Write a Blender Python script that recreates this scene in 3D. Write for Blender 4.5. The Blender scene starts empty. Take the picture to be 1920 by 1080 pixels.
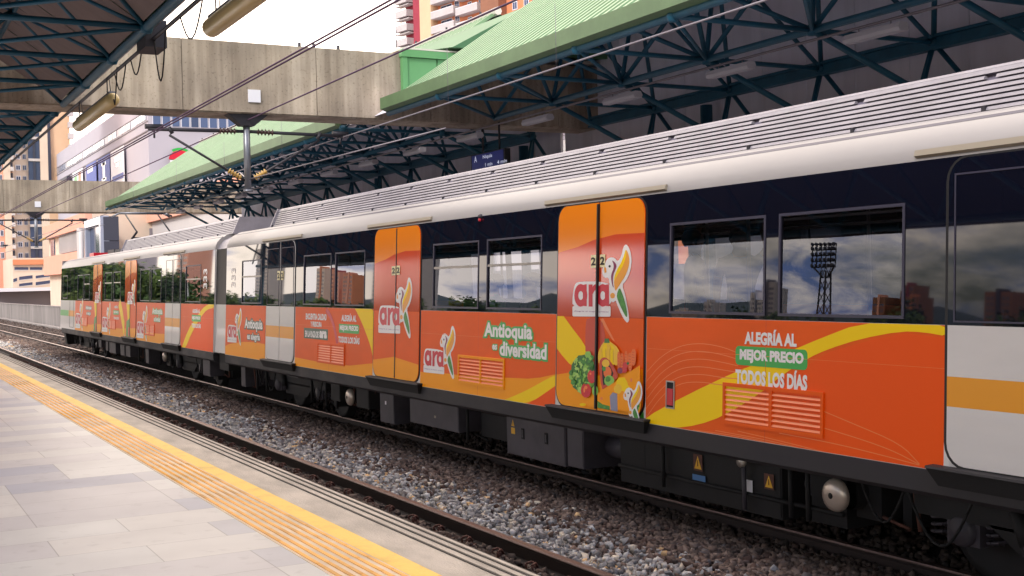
import bpy, math, random
import numpy as np
from mathutils import Vector, Matrix

random.seed(7)
rng = np.random.default_rng(7)
SC = bpy.context.scene
COL = SC.collection

# ------------------------------------------------------------------ camera
F_PX = 2255.0
CAM_Z = 2.26
R_CAM = Matrix(((0.8782093, 0.0254156, -0.4776007),
                (-0.4776454, -0.0046752, -0.8785403),
                (-0.0245615, 0.9996660, 0.0080339)))
cam_data = bpy.data.cameras.new("camera")
cam = bpy.data.objects.new("camera", cam_data)
COL.objects.link(cam)
cam.matrix_world = Matrix.Translation((0, 0, CAM_Z)) @ R_CAM.to_4x4()
cam_data.sensor_width = 36.0
cam_data.lens = F_PX / 1920.0 * 36.0
cam_data.clip_start = 0.1
cam_data.clip_end = 9000
SC.camera = cam

# ------------------------------------------------------------------ world
SUN_EL, SUN_AZ = math.radians(37), math.radians(238)    # azimuth clockwise from +Y
world = bpy.data.worlds.new("World")
SC.world = world
world.use_nodes = True
wn, wl = world.node_tree.nodes, world.node_tree.links
wn.clear()
w_out = wn.new('ShaderNodeOutputWorld')
w_bg = wn.new('ShaderNodeBackground')
w_sky = wn.new('ShaderNodeTexSky')
w_sky.sky_type = 'NISHITA'
w_sky.sun_disc = False
w_sky.sun_elevation = SUN_EL
w_sky.sun_rotation = SUN_AZ
w_sky.dust_density = 2.0
w_tc = wn.new('ShaderNodeTexCoord')
w_map = wn.new('ShaderNodeMapping')
w_map.inputs['Scale'].default_value = (1.0, 1.0, 2.6)
w_n1 = wn.new('ShaderNodeTexNoise')
w_n1.inputs['Scale'].default_value = 4.2
w_n1.inputs['Detail'].default_value = 8
w_n1.inputs['Roughness'].default_value = 0.58
w_r1 = wn.new('ShaderNodeValToRGB')      # cloud cover
w_r1.color_ramp.elements[0].position = 0.36
w_r1.color_ramp.elements[1].position = 0.52
w_n2 = wn.new('ShaderNodeTexNoise')      # thickness of the cloud
w_n2.inputs['Scale'].default_value = 13.0
w_n2.inputs['Roughness'].default_value = 0.6
w_n2.inputs['Distortion'].default_value = 0.4
w_n2.inputs['Detail'].default_value = 6
w_r2 = wn.new('ShaderNodeValToRGB')
w_r2.color_ramp.elements[0].position = 0.37
w_r2.color_ramp.elements[0].color = (3.6, 5.0, 9.6, 1)
w_r2.color_ramp.elements[1].position = 0.56
w_r2.color_ramp.elements[1].color = (23.0, 19.8, 17.0, 1)
w_mix = wn.new('ShaderNodeMix')
w_mix.data_type = 'RGBA'
wl.new(w_tc.outputs['Generated'], w_map.inputs['Vector'])
wl.new(w_map.outputs[0], w_n1.inputs['Vector'])
wl.new(w_map.outputs[0], w_n2.inputs['Vector'])
w_dot = wn.new('ShaderNodeVectorMath'); w_dot.operation = 'DOT_PRODUCT'     # the cloud bank is thicker over the city ahead
w_dot.inputs[1].default_value = (0.16, 0.16, 0.0)
wl.new(w_tc.outputs['Generated'], w_dot.inputs[0])
for n_, r_ in ((w_n1, w_r1), (w_n2, w_r2)):
    ad = wn.new('ShaderNodeMath'); ad.operation = 'ADD'
    wl.new(n_.outputs['Fac'], ad.inputs[0]); wl.new(w_dot.outputs['Value'], ad.inputs[1])
    wl.new(ad.outputs[0], r_.inputs['Fac'])
wl.new(w_r1.outputs['Color'], w_mix.inputs['Factor'])
wl.new(w_sky.outputs[0], w_mix.inputs['A'])
wl.new(w_r2.outputs['Color'], w_mix.inputs['B'])
wl.new(w_mix.outputs['Result'], w_bg.inputs['Color'])
w_bg.inputs['Strength'].default_value = 0.12
wl.new(w_bg.outputs[0], w_out.inputs['Surface'])

sun_data = bpy.data.lights.new("sun", 'SUN')
sun_data.energy = 1.75
sun_data.angle = math.radians(12)
sun_data.color = (1.0, 0.965, 0.92)
sun = bpy.data.objects.new("sun", sun_data)
COL.objects.link(sun)
sd = Vector((math.sin(SUN_AZ) * math.cos(SUN_EL), math.cos(SUN_AZ) * math.cos(SUN_EL), math.sin(SUN_EL)))
sun.rotation_euler = sd.to_track_quat('Z', 'Y').to_euler()

SC.view_settings.view_transform = 'Standard'
SC.view_settings.look = 'None'
SC.view_settings.exposure = 0.56
SC.view_settings.gamma = 1.0
SC.view_settings.use_curve_mapping = False
SC.cycles.max_bounces = 7
SC.cycles.transparent_max_bounces = 12
SC.cycles.caustics_reflective = False
SC.cycles.caustics_refractive = False
SC.cycles.sample_clamp_indirect = 6

# ------------------------------------------------------------------ measuring: rays of the photograph met with planes of the place
def ray(u, v):
    return R_CAM @ Vector((u - 960.0, -(v - 540.0), -F_PX))
CAM_P = Vector((0, 0, CAM_Z))
def on_y(u, v, Y):
    d = ray(u, v); return CAM_P + d * (Y / d.y)
def on_x(u, v, X):
    d = ray(u, v); return CAM_P + d * (X / d.x)
def on_plane(u, v, p, n):
    d = ray(u, v); return CAM_P + d * ((Vector(p) - CAM_P).dot(Vector(n)) / d.dot(Vector(n)))
SIDE_X, LEAN = 6.36, 0.045
def on_side(u, v):
    """world (Y, Z) of a point of the train's leaning side wall"""
    d = ray(u, v)
    t = (SIDE_X + LEAN * (CAM_Z - 1.0)) / (d.x - LEAN * d.z)
    p = CAM_P + d * t
    return (p.y, p.z)

# ------------------------------------------------------------------ materials
def lin(c):
    c = c / 255.0
    return c / 12.92 if c <= 0.04045 else ((c + 0.055) / 1.055) ** 2.4
def S(r, g, b):
    return (lin(r), lin(g), lin(b), 1.0)
MATS = {}
def mat(name, col, rough=0.5, metal=0.0, var=0.0, scale=3.0, stretch=(1, 1, 1), bump=0.0, bscale=None,
        ior=1.5, coat=0.0, col2=None, spec=0.5, detail=5, lo=0.35, hi=0.65, rvar=0.0, emit=None, estr=1.0):
    m = bpy.data.materials.new(name)
    m.use_nodes = True
    nt = m.node_tree
    b = nt.nodes['Principled BSDF']
    b.inputs['Base Color'].default_value = col
    b.inputs['Roughness'].default_value = rough
    b.inputs['Metallic'].default_value = metal
    b.inputs['IOR'].default_value = ior
    b.inputs['Specular IOR Level'].default_value = spec
    b.inputs['Coat Weight'].default_value = coat
    b.inputs['Coat Roughness'].default_value = 0.04
    if emit:
        b.inputs['Emission Color'].default_value = emit
        b.inputs['Emission Strength'].default_value = estr
    if var > 0 or col2 or bump or rvar:
        tc = nt.nodes.new('ShaderNodeTexCoord')
        mp = nt.nodes.new('ShaderNodeMapping')
        mp.inputs['Scale'].default_value = stretch
        nt.links.new(tc.outputs['Object'], mp.inputs['Vector'])
        nz = nt.nodes.new('ShaderNodeTexNoise')
        nz.inputs['Scale'].default_value = scale
        nz.inputs['Detail'].default_value = detail
        nz.inputs['Roughness'].default_value = 0.62
        nt.links.new(mp.outputs[0], nz.inputs['Vector'])
        if var > 0 or col2:
            rp = nt.nodes.new('ShaderNodeValToRGB')
            c2 = col2 or tuple(max(0.0, x * (1 - var)) for x in col[:3]) + (1,)
            rp.color_ramp.elements[0].position = lo
            rp.color_ramp.elements[0].color = c2
            rp.color_ramp.elements[1].position = hi
            rp.color_ramp.elements[1].color = col
            nt.links.new(nz.outputs['Fac'], rp.inputs['Fac'])
            nt.links.new(rp.outputs['Color'], b.inputs['Base Color'])
        if rvar:
            mr = nt.nodes.new('ShaderNodeMapRange')
            mr.inputs['From Min'].default_value = 0.3
            mr.inputs['From Max'].default_value = 0.7
            mr.inputs['To Min'].default_value = max(0, rough - rvar)
            mr.inputs['To Max'].default_value = min(1, rough + rvar)
            nt.links.new(nz.outputs['Fac'], mr.inputs['Value'])
            nt.links.new(mr.outputs[0], b.inputs['Roughness'])
        if bump:
            n2 = nz
            if bscale:
                n2 = nt.nodes.new('ShaderNodeTexNoise')
                n2.inputs['Scale'].default_value = bscale
                n2.inputs['Detail'].default_value = 6
                nt.links.new(mp.outputs[0], n2.inputs['Vector'])
            bp = nt.nodes.new('ShaderNodeBump')
            bp.inputs['Strength'].default_value = bump
            bp.inputs['Distance'].default_value = 0.02
            nt.links.new(n2.outputs['Fac'], bp.inputs['Height'])
            nt.links.new(bp.outputs[0], b.inputs['Normal'])
    MATS[name] = m
    return m

def glass_mat(name, tint, ior):
    m = bpy.data.materials.new(name)
    m.use_nodes = True
    nt = m.node_tree
    nt.nodes.clear()
    o = nt.nodes.new('ShaderNodeOutputMaterial')
    t = nt.nodes.new('ShaderNodeBsdfTransparent')
    t.inputs['Color'].default_value = tint
    g = nt.nodes.new('ShaderNodeBsdfGlossy')
    g.inputs['Roughness'].default_value = 0.0
    g.inputs['Color'].default_value = (0.86, 0.90, 1.0, 1)
    f = nt.nodes.new('ShaderNodeFresnel')
    f.inputs['IOR'].default_value = ior
    mx = nt.nodes.new('ShaderNodeMixShader')
    nz = nt.nodes.new('ShaderNodeTexNoise'); nz.inputs['Scale'].default_value = 1.1; nz.inputs['Detail'].default_value = 1
    tc = nt.nodes.new('ShaderNodeTexCoord'); nt.links.new(tc.outputs['Object'], nz.inputs['Vector'])
    bp = nt.nodes.new('ShaderNodeBump'); bp.inputs['Strength'].default_value = 0.03; bp.inputs['Distance'].default_value = 0.02
    nt.links.new(nz.outputs['Fac'], bp.inputs['Height']); nt.links.new(bp.outputs[0], g.inputs['Normal'])
    nt.links.new(f.outputs[0], mx.inputs[0])
    nt.links.new(t.outputs[0], mx.inputs[1])
    nt.links.new(g.outputs[0], mx.inputs[2])
    nt.links.new(mx.outputs[0], o.inputs['Surface'])
    MATS[name] = m
    return m

# train
M_ORANGE = mat('wrap_orange', S(246, 96, 8), 0.42, var=0.10, scale=0.9, stretch=(1, 1, 2.5), spec=0.22, bump=0.04, bscale=2.5)
M_ORANGE2 = mat('wrap_deep_orange', S(246, 88, 4), 0.42, spec=0.22)
M_AMBER = mat('wrap_amber', S(255, 162, 8), 0.42, spec=0.22)
M_YELLOW = mat('wrap_yellow', S(255, 214, 0), 0.42, spec=0.22)
M_LINE = mat('wrap_line', S(245, 130, 66), 0.35)
M_RED = mat('wrap_red', S(208, 24, 52), 0.35)
M_MAROON = mat('wrap_maroon', S(128, 26, 80), 0.35)
M_GREEN = mat('wrap_green', S(52, 172, 72), 0.35)
M_DGREEN = mat('wrap_dark_green', S(24, 82, 60), 0.35)
M_TEXT = mat('wrap_white', S(240, 236, 236), 0.35)
M_PURPLE = mat('wrap_purple', S(130, 58, 130), 0.35)
M_WORANGE = mat('wrap_wing', S(240, 160, 40), 0.35)
M_LEAF = mat('wrap_leaf', S(70, 158, 52), 0.4, var=0.45, scale=30)
M_LEAF2 = mat('wrap_leaf_light', S(140, 200, 82), 0.4)
M_LEAF3 = mat('wrap_leaf_dark', S(36, 112, 42), 0.4)
M_LEAFY = mat('wrap_leaf_bright', S(178, 220, 110), 0.4)
M_TOMATO = mat('wrap_tomato', S(214, 32, 34), 0.3)
M_BANANA = mat('wrap_banana', S(246, 196, 32), 0.4)
M_CARROT = mat('wrap_carrot', S(240, 112, 34), 0.4)
M_BAG = mat('wrap_bag', S(206, 66, 34), 0.4)
M_GREYBLUE = mat('wrap_grey_blue', S(140, 142, 168), 0.4)
M_FILM_AMBER = mat('film_amber', S(226, 126, 24), 0.14, spec=0.5)
M_FILM_RED = mat('film_red', S(206, 72, 34), 0.09, ior=1.6)
M_BAND = mat('band_navy', S(15, 17, 31), 0.02, ior=1.52)
M_SLAT = mat('vent_slat', S(246, 132, 78), 0.45)
M_GASKET = mat('gasket', S(12, 12, 18), 0.5)
M_FRAME = mat('window_frame_grey', S(62, 60, 78), 0.4, metal=0.3)
M_PAINT = mat('train_white', S(226, 222, 220), 0.38, var=0.10, scale=0.8, stretch=(1, 0.5, 2), coat=0.3)
M_ROOF = mat('train_roof_white', S(152, 148, 148), 0.42, var=0.10, scale=1.5, stretch=(1, 0.3, 1))
M_LOUVRE = mat('louvre_white', S(150, 145, 153), 0.45, var=0.18, scale=4)
M_LOUVRE_DK = mat('louvre_shadow_gap', S(112, 106, 122), 0.8)
M_STRIPE = mat('door_stripe_yellow', S(238, 158, 14), 0.35)
M_SKIRT = mat('skirt_grey', S(47, 44, 49), 0.65, var=0.45, scale=3, stretch=(1, 0.4, 1), rvar=0.15)
M_UNDER = mat('underframe_dark', S(20, 19, 22), 0.75, var=0.5, scale=5)
M_BOX = mat('equipment_grey', S(68, 64, 72), 0.6, var=0.35, scale=3)
M_BLACK = mat('black_rubber', S(18, 17, 20), 0.8)
M_STEEL = mat('bare_steel', S(176, 170, 164), 0.38, metal=0.7, var=0.2, scale=6)
M_DISC = mat('cap_metal', S(196, 182, 170), 0.34, metal=0.5, var=0.15, scale=4)
M_GUTTER = mat('gutter_brass', S(150, 140, 124), 0.5)
M_INTERIOR = mat('interior_grey', S(178, 176, 180), 0.7)
M_SEAT = mat('seat_green', S(40, 92, 84), 0.6)
M_STICKER = mat('sticker_cream', S(236, 224, 178), 0.5)
M_WARN = mat('warn_yellow', S(222, 168, 30), 0.5)
M_BLUE_STK = mat('sticker_blue', S(70, 120, 176), 0.5)
M_REDLAMP = mat('red_handle', S(200, 26, 44), 0.3)
M_GLASS = glass_mat('tinted_glass', (0.46, 0.48, 0.54, 1), 1.72)
# place
M_TRUSS = mat('truss_blue', S(12, 86, 112), 0.5, var=0.25, scale=4)
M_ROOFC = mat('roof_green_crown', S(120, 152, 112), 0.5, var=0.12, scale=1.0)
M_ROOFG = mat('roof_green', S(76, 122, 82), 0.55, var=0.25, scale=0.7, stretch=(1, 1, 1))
M_ROOFG2 = mat('roof_green_clad', S(98, 156, 100), 0.5, var=0.08, scale=1.5)
M_FASCIA = mat('fascia_olive', S(94, 120, 82), 0.5, var=0.2, scale=2)
M_RIDGE = mat('ridge_cap_pale', S(214, 206, 196), 0.6)
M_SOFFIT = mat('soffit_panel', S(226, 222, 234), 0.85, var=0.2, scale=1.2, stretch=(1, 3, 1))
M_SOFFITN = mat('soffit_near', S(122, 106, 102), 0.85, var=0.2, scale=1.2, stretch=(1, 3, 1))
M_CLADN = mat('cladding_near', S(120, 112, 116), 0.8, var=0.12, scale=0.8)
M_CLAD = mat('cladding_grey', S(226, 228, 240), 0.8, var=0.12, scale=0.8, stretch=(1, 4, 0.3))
M_GALV = mat('galvanised', S(140, 142, 150), 0.4, metal=0.6, var=0.2, scale=5)
M_DARKST = mat('dark_steel', S(56, 54, 60), 0.55, metal=0.3)
M_CERAMIC = mat('insulator_brown', S(70, 46, 40), 0.3)
M_INSUL = mat('insulator_tan', S(196, 156, 84), 0.4)
M_WIRE = mat('copper_wire', S(92, 70, 92), 0.45, metal=0.4)
M_WIRE2 = mat('grey_wire', S(128, 122, 128), 0.45, metal=0.4)
M_LAMP_OLD = mat('old_diffuser', S(212, 188, 130), 0.35, var=0.25, scale=3, stretch=(2, 0.3, 2))
M_LAMP_NEW = mat('white_fixture', S(196, 192, 200), 0.5)
M_PLATE = mat('plate_white', S(228, 226, 232), 0.5)
M_SIGN = mat('sign_blue', S(20, 22, 78), 0.35, emit=S(26, 28, 120), estr=0.2)
M_LED = mat('sign_text', S(220, 222, 240), 0.4, emit=S(210, 214, 240), estr=0.3)
M_YPAINT = mat('yellow_paint', S(255, 206, 78), 0.5, lo=0.28, hi=0.5, var=0.22, scale=6, bump=0.15, bscale=60)
M_TACTILE = mat('tactile_base', S(246, 220, 194), 0.6, var=0.35, scale=1.6)
M_RIB = mat('tactile_rib', S(252, 184, 70), 0.5, var=0.42, scale=2.2, lo=.3, hi=.55)
M_COPING = mat('coping_concrete', S(214, 203, 192), 0.8, var=0.30, scale=2.2, stretch=(2, 0.8, 1), bump=0.3, bscale=70)
M_GROOVE = mat('groove_dark', S(84, 78, 74), 0.9)
M_RAILS = mat('rail_rust', S(44, 30, 28), 0.7, var=0.45, scale=8, stretch=(3, 0.6, 3))
M_RAILT = mat('rail_head', S(150, 128, 122), 0.32, metal=0.7, var=0.25, scale=10, stretch=(4, 0.5, 1))
M_SLEEPER = mat('sleeper', S(92, 76, 68), 0.9, var=0.45, scale=6, bump=0.5, bscale=30)
M_CLIP = mat('rail_clip_rust', S(98, 60, 50), 0.75, var=0.4, scale=20)
M_BED = mat('ballast_bed', S(60, 52, 48), 0.95, var=0.6, scale=18, bump=1.0, bscale=26)
M_PARAPET = mat('parapet_concrete', S(150, 142, 138), 0.85, var=0.4, scale=1.0, stretch=(1, 1.5, 0.25))
M_LAND = mat('land', S(120, 118, 108), 0.95, var=0.4, scale=0.03)
M_HILL = mat('hill_haze_blue', S(70, 88, 98), 0.95, var=0.4, scale=0.004)  # distance haze put into the bluish hill colour
M_BARK = mat('bark', S(74, 60, 48), 0.9, var=0.4, scale=6)

def concrete():
    m = bpy.data.materials.new('board_marked_concrete')
    m.use_nodes = True
    nt = m.node_tree
    b = nt.nodes['Principled BSDF']
    b.inputs['Roughness'].default_value = 0.88
    tc = nt.nodes.new('ShaderNodeTexCoord')
    def noise(sc, st, det=6):
        mp = nt.nodes.new('ShaderNodeMapping'); mp.inputs['Scale'].default_value = st
        nz = nt.nodes.new('ShaderNodeTexNoise'); nz.inputs['Scale'].default_value = sc; nz.inputs['Detail'].default_value = det
        nt.links.new(tc.outputs['Object'], mp.inputs['Vector']); nt.links.new(mp.outputs[0], nz.inputs['Vector'])
        return nz.outputs['Fac']
    def ramp(fac, p0, c0, p1, c1):
        r = nt.nodes.new('ShaderNodeValToRGB')
        r.color_ramp.elements[0].position = p0; r.color_ramp.elements[0].color = c0
        r.color_ramp.elements[1].position = p1; r.color_ramp.elements[1].color = c1
        nt.links.new(fac, r.inputs['Fac']); return r.outputs['Color']
    def mul(a, c, f=1.0):
        x = nt.nodes.new('ShaderNodeMix'); x.data_type = 'RGBA'; x.blend_type = 'MULTIPLY'
        x.inputs['Factor'].default_value = f
        nt.links.new(a, x.inputs['A']); nt.links.new(c, x.inputs['B']); return x.outputs['Result']
    base = ramp(noise(1.3, (1, 1, 1)), 0.3, S(168, 155, 140), 0.7, S(204, 188, 168))
    streak = ramp(noise(1.5, (1.0, 1.0, 0.13), 9), 0.34, S(138, 130, 124), 0.60, (1, 1, 1, 1))
    fine = ramp(noise(9, (1.0, 1.0, 0.05), 3), 0.36, S(196, 190, 184), 0.60, (1, 1, 1, 1))
    spots = ramp(noise(22, (1, 1, 1), 3), 0.30, S(170, 164, 156), 0.42, (1, 1, 1, 1))
    c = mul(mul(mul(base, streak, 0.7), fine, 0.55), spots, 0.6)
    nt.links.new(c, b.inputs['Base Color'])
    bp = nt.nodes.new('ShaderNodeBump'); bp.inputs['Strength'].default_value = 0.35; bp.inputs['Distance'].default_value = 0.02
    nt.links.new(noise(14, (1, 1, 0.15)), bp.inputs['Height']); nt.links.new(bp.outputs[0], b.inputs['Normal'])
    return m
M_CONC = concrete()

def paving():
    """stone slabs laid across the platform, each of its own tone, slightly polished"""
    m = bpy.data.materials.new('platform_slabs')
    m.use_nodes = True
    nt = m.node_tree
    N = nt.nodes.new; L = nt.links.new
    b = nt.nodes['Principled BSDF']
    tc = N('ShaderNodeTexCoord')
    sp = N('ShaderNodeSeparateXYZ'); L(tc.outputs['Object'], sp.inputs[0])
    def mth(op, a, bb=None):
        x = N('ShaderNodeMath'); x.operation = op
        for i, q in enumerate((a, bb)):
            if q is None: continue
            if isinstance(q, (int, float)): x.inputs[i].default_value = q
            else: L(q, x.inputs[i])
        return x.outputs[0]
    ROW, LEN = 0.42, 0.84
    ry = mth('DIVIDE', sp.outputs['Y'], ROW)
    iy = mth('FLOOR', ry)
    fy = mth('FRACT', ry)
    wn_ = N('ShaderNodeTexWhiteNoise'); wn_.noise_dimensions = '1D'; L(iy, wn_.inputs['W'])
    rx = mth('ADD', mth('DIVIDE', sp.outputs['X'], LEN), mth('MULTIPLY', mth('ROUND', mth('MULTIPLY', wn_.outputs['Value'], 2)), 0.5))
    ix = mth('FLOOR', rx); fx = mth('FRACT', rx)
    cb = N('ShaderNodeCombineXYZ'); L(ix, cb.inputs[0]); L(iy, cb.inputs[1])
    w2 = N('ShaderNodeTexWhiteNoise'); w2.noise_dimensions = '2D'; L(cb.outputs[0], w2.inputs['Vector'])
    rp = N('ShaderNodeValToRGB'); L(w2.outputs['Value'], rp.inputs['Fac'])
    e = rp.color_ramp.elements
    rp.color_ramp.interpolation = 'CONSTANT'
    e[0].position = 0.0; e[0].color = S(200, 198, 199)
    e[1].position = 0.40; e[1].color = S(194, 190, 194)
    e.new(0.62).color = S(186, 184, 192)
    e.new(0.78).color = S(207, 203, 202)
    e.new(0.90).color = S(174, 174, 188)
    gx = mth('LESS_THAN', mth('MINIMUM', fx, mth('SUBTRACT', 1.0, fx)), 0.0035)
    gy = mth('LESS_THAN', mth('MINIMUM', fy, mth('SUBTRACT', 1.0, fy)), 0.006)
    g = mth('MAXIMUM', gx, gy)
    nz = N('ShaderNodeTexNoise'); nz.inputs['Scale'].default_value = 2.5; nz.inputs['Detail'].default_value = 7
    L(tc.outputs['Object'], nz.inputs['Vector'])
    r2 = N('ShaderNodeValToRGB'); L(nz.outputs['Fac'], r2.inputs['Fac'])
    r2.color_ramp.elements[0].position = 0.3; r2.color_ramp.elements[0].color = (0.86, 0.85, 0.86, 1)
    r2.color_ramp.elements[1].position = 0.65
    mx = N('ShaderNodeMix'); mx.data_type = 'RGBA'; mx.blend_type = 'MULTIPLY'; mx.inputs['Factor'].default_value = 0.8
    L(rp.outputs[0], mx.inputs['A']); L(r2.outputs[0], mx.inputs['B'])
    n3 = N('ShaderNodeTexNoise'); n3.inputs['Scale'].default_value = 11; n3.inputs['Detail'].default_value = 5; L(tc.outputs['Object'], n3.inputs['Vector'])
    r3 = N('ShaderNodeValToRGB'); L(n3.outputs['Fac'], r3.inputs['Fac'])
    r3.color_ramp.elements[0].position = 0.30; r3.color_ramp.elements[0].color = (0.62, 0.60, 0.60, 1)
    r3.color_ramp.elements[1].position = 0.40
    vo = N('ShaderNodeTexVoronoi'); vo.inputs['Scale'].default_value = 1.7; L(tc.outputs['Object'], vo.inputs['Vector'])
    r4 = N('ShaderNodeValToRGB'); L(vo.outputs['Distance'], r4.inputs['Fac'])      # trodden gum spots
    r4.color_ramp.elements[0].position = 0.022; r4.color_ramp.elements[0].color = (0.55, 0.54, 0.55, 1)
    r4.color_ramp.elements[1].position = 0.034
    for r_ in (r3, r4):
        mq = N('ShaderNodeMix'); mq.data_type = 'RGBA'; mq.blend_type = 'MULTIPLY'; mq.inputs['Factor'].default_value = 0.32
        L(mx.outputs['Result'], mq.inputs['A']); L(r_.outputs[0], mq.inputs['B']); mx = mq
    m2 = N('ShaderNodeMix'); m2.data_type = 'RGBA'
    L(mth('MULTIPLY', g, 0.55), m2.inputs['Factor']); L(mx.outputs['Result'], m2.inputs['A']); m2.inputs['B'].default_value = S(104, 98, 100)
    L(m2.outputs['Result'], b.inputs['Base Color'])
    mr = N('ShaderNodeMapRange'); L(w2.outputs['Value'], mr.inputs['Value'])
    mr.inputs['To Min'].default_value = 0.34; mr.inputs['To Max'].default_value = 0.42
    L(mr.outputs[0], b.inputs['Roughness'])
    return m
M_PAVE = paving()

def stone_mat():
    m = bpy.data.materials.new('ballast_stone')
    m.use_nodes = True
    nt = m.node_tree
    b = nt.nodes['Principled BSDF']
    b.inputs['Roughness'].default_value = 0.9
    a = nt.nodes.new('ShaderNodeAttribute'); a.attribute_name = 'stone_colour'
    nt.links.new(a.outputs['Color'], b.inputs['Base Color'])
    return m
M_STONE = stone_mat()

# ------------------------------------------------------------------ mesh helpers
WLOC = {}
class MB:
    def __init__(self):
        self.v, self.f, self.m, self.s = [], [], [], []
        self.mats = []
    def mi(self, m):
        if m not in self.mats: self.mats.append(m)
        return self.mats.index(m)
    def face(self, pts, m, smooth=False):
        i = len(self.v)
        self.v.extend([tuple(p) for p in pts])
        self.f.append(tuple(range(i, i + len(pts))))
        self.m.append(self.mi(m)); self.s.append(smooth)
    def box(self, a, b, m, tf=None):
        x0, y0, z0 = a; x1, y1, z1 = b
        p = [(x0, y0, z0), (x1, y0, z0), (x1, y1, z0), (x0, y1, z0), (x0, y0, z1), (x1, y0, z1), (x1, y1, z1), (x0, y1, z1)]
        if tf: p = [tf(q) for q in p]
        self.hexa(p, m)
    def hexa(self, p, m):
        i = len(self.v); self.v.extend([tuple(q) for q in p])
        for q in ((0, 3, 2, 1), (4, 5, 6, 7), (0, 1, 5, 4), (1, 2, 6, 5), (2, 3, 7, 6), (3, 0, 4, 7)):
            self.f.append(tuple(i + k for k in q)); self.m.append(self.mi(m)); self.s.append(False)
    def tube(self, a, b, r, m, n=6, r2=None, cap=True):
        a, b = Vector(a), Vector(b)
        d = (b - a)
        if d.length < 1e-6: return
        d.normalize()
        up = Vector((0, 0, 1)) if abs(d.z) < 0.9 else Vector((1, 0, 0))
        x = d.cross(up).normalized(); y = d.cross(x)
        r2 = r if r2 is None else r2
        i = len(self.v)
        for c, rr in ((a, r), (b, r2)):
            for k in range(n):
                t = 2 * math.pi * k / n
                self.v.append(tuple(c + x * (rr * math.cos(t)) + y * (rr * math.sin(t))))
        k0 = self.mi(m)
        for k in range(n):
            self.f.append((i + k, i + (k + 1) % n, i + n + (k + 1) % n, i + n + k)); self.m.append(k0); self.s.append(True)
        if cap:
            self.f.append(tuple(i + k for k in range(n))[::-1]); self.m.append(k0); self.s.append(False)
            self.f.append(tuple(i + n + k for k in range(n))); self.m.append(k0); self.s.append(False)
    def path(self, pts, r, m, n=6):
        for a, b in zip(pts[:-1], pts[1:]): self.tube(a, b, r, m, n)
    def lathe(self, c, axis, prof, m, n=20):
        """prof: list of (distance along axis, radius)"""
        c, d = Vector(c), Vector(axis).normalized()
        up = Vector((0, 0, 1)) if abs(d.z) < 0.9 else Vector((1, 0, 0))
        x = d.cross(up).normalized(); y = d.cross(x)
        i = len(self.v); k0 = self.mi(m)
        for h, rr in prof:
            for k in range(n):
                t = 2 * math.pi * k / n
                self.v.append(tuple(c + d * h + x * (rr * math.cos(t)) + y * (rr * math.sin(t))))
        for j in range(len(prof) - 1):
            for k in range(n):
                self.f.append((i + j * n + k, i + j * n + (k + 1) % n, i + (j + 1) * n + (k + 1) % n, i + (j + 1) * n + k))
                self.m.append(k0); self.s.append(True)
    def sweep(self, prof, y0, y1, m, closed=True, smooth=False, cap=True):
        """profile in (x, z) drawn along y"""
        n = len(prof); i = len(self.v); k0 = self.mi(m)
        for y in (y0, y1):
            for x, z in prof: self.v.append((x, y, z))
        for k in range(n if closed else n - 1):
            self.f.append((i + k, i + (k + 1) % n, i + n + (k + 1) % n, i + n + k)); self.m.append(k0); self.s.append(smooth)
        if closed and cap:
            self.f.append(tuple(i + k for k in range(n))[::-1]); self.m.append(k0); self.s.append(False)
            self.f.append(tuple(i + n + k for k in range(n))); self.m.append(k0); self.s.append(False)
    def build(self, name, parent=None, local=False):
        me = bpy.data.meshes.new(name)
        off = Vector((0, 0, 0))
        if parent is not None and not local: off = WLOC.get(parent.name, Vector((0, 0, 0)))
        me.from_pydata([(v[0] - off.x, v[1] - off.y, v[2] - off.z) for v in self.v], [], self.f)
        for m in self.mats: me.materials.append(m)
        me.polygons.foreach_set('material_index', self.m)
        me.polygons.foreach_set('use_smooth', self.s)
        me.update()
        o = bpy.data.objects.new(name, me)
        COL.objects.link(o)
        if parent is not None:
            o.parent = parent
        WLOC[o.name] = off
        return o
def thing(name, label, cat, loc=(0, 0, 0), group=None):
    o = bpy.data.objects.new(name, None)
    o.empty_display_size = 0.3
    COL.objects.link(o)
    o.location = loc
    o['label'] = label; o['category'] = cat
    if group: o['group'] = group
    WLOC[o.name] = Vector(loc)
    return o
def tag(o, label, cat, group=None):
    o['label'] = label; o['category'] = cat
    if group: o['group'] = group
    return o
def struct(o, kind='structure'):
    o['kind'] = kind
    return o
def copy_tree(o, loc, label=None, parent=None):
    c = o.copy(); COL.objects.link(c)
    if parent is not None: c.parent = parent
    else: c.location = loc
    if label: c['label'] = label
    for ch in o.children: copy_tree(ch, None, None, c)
    return c

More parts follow.
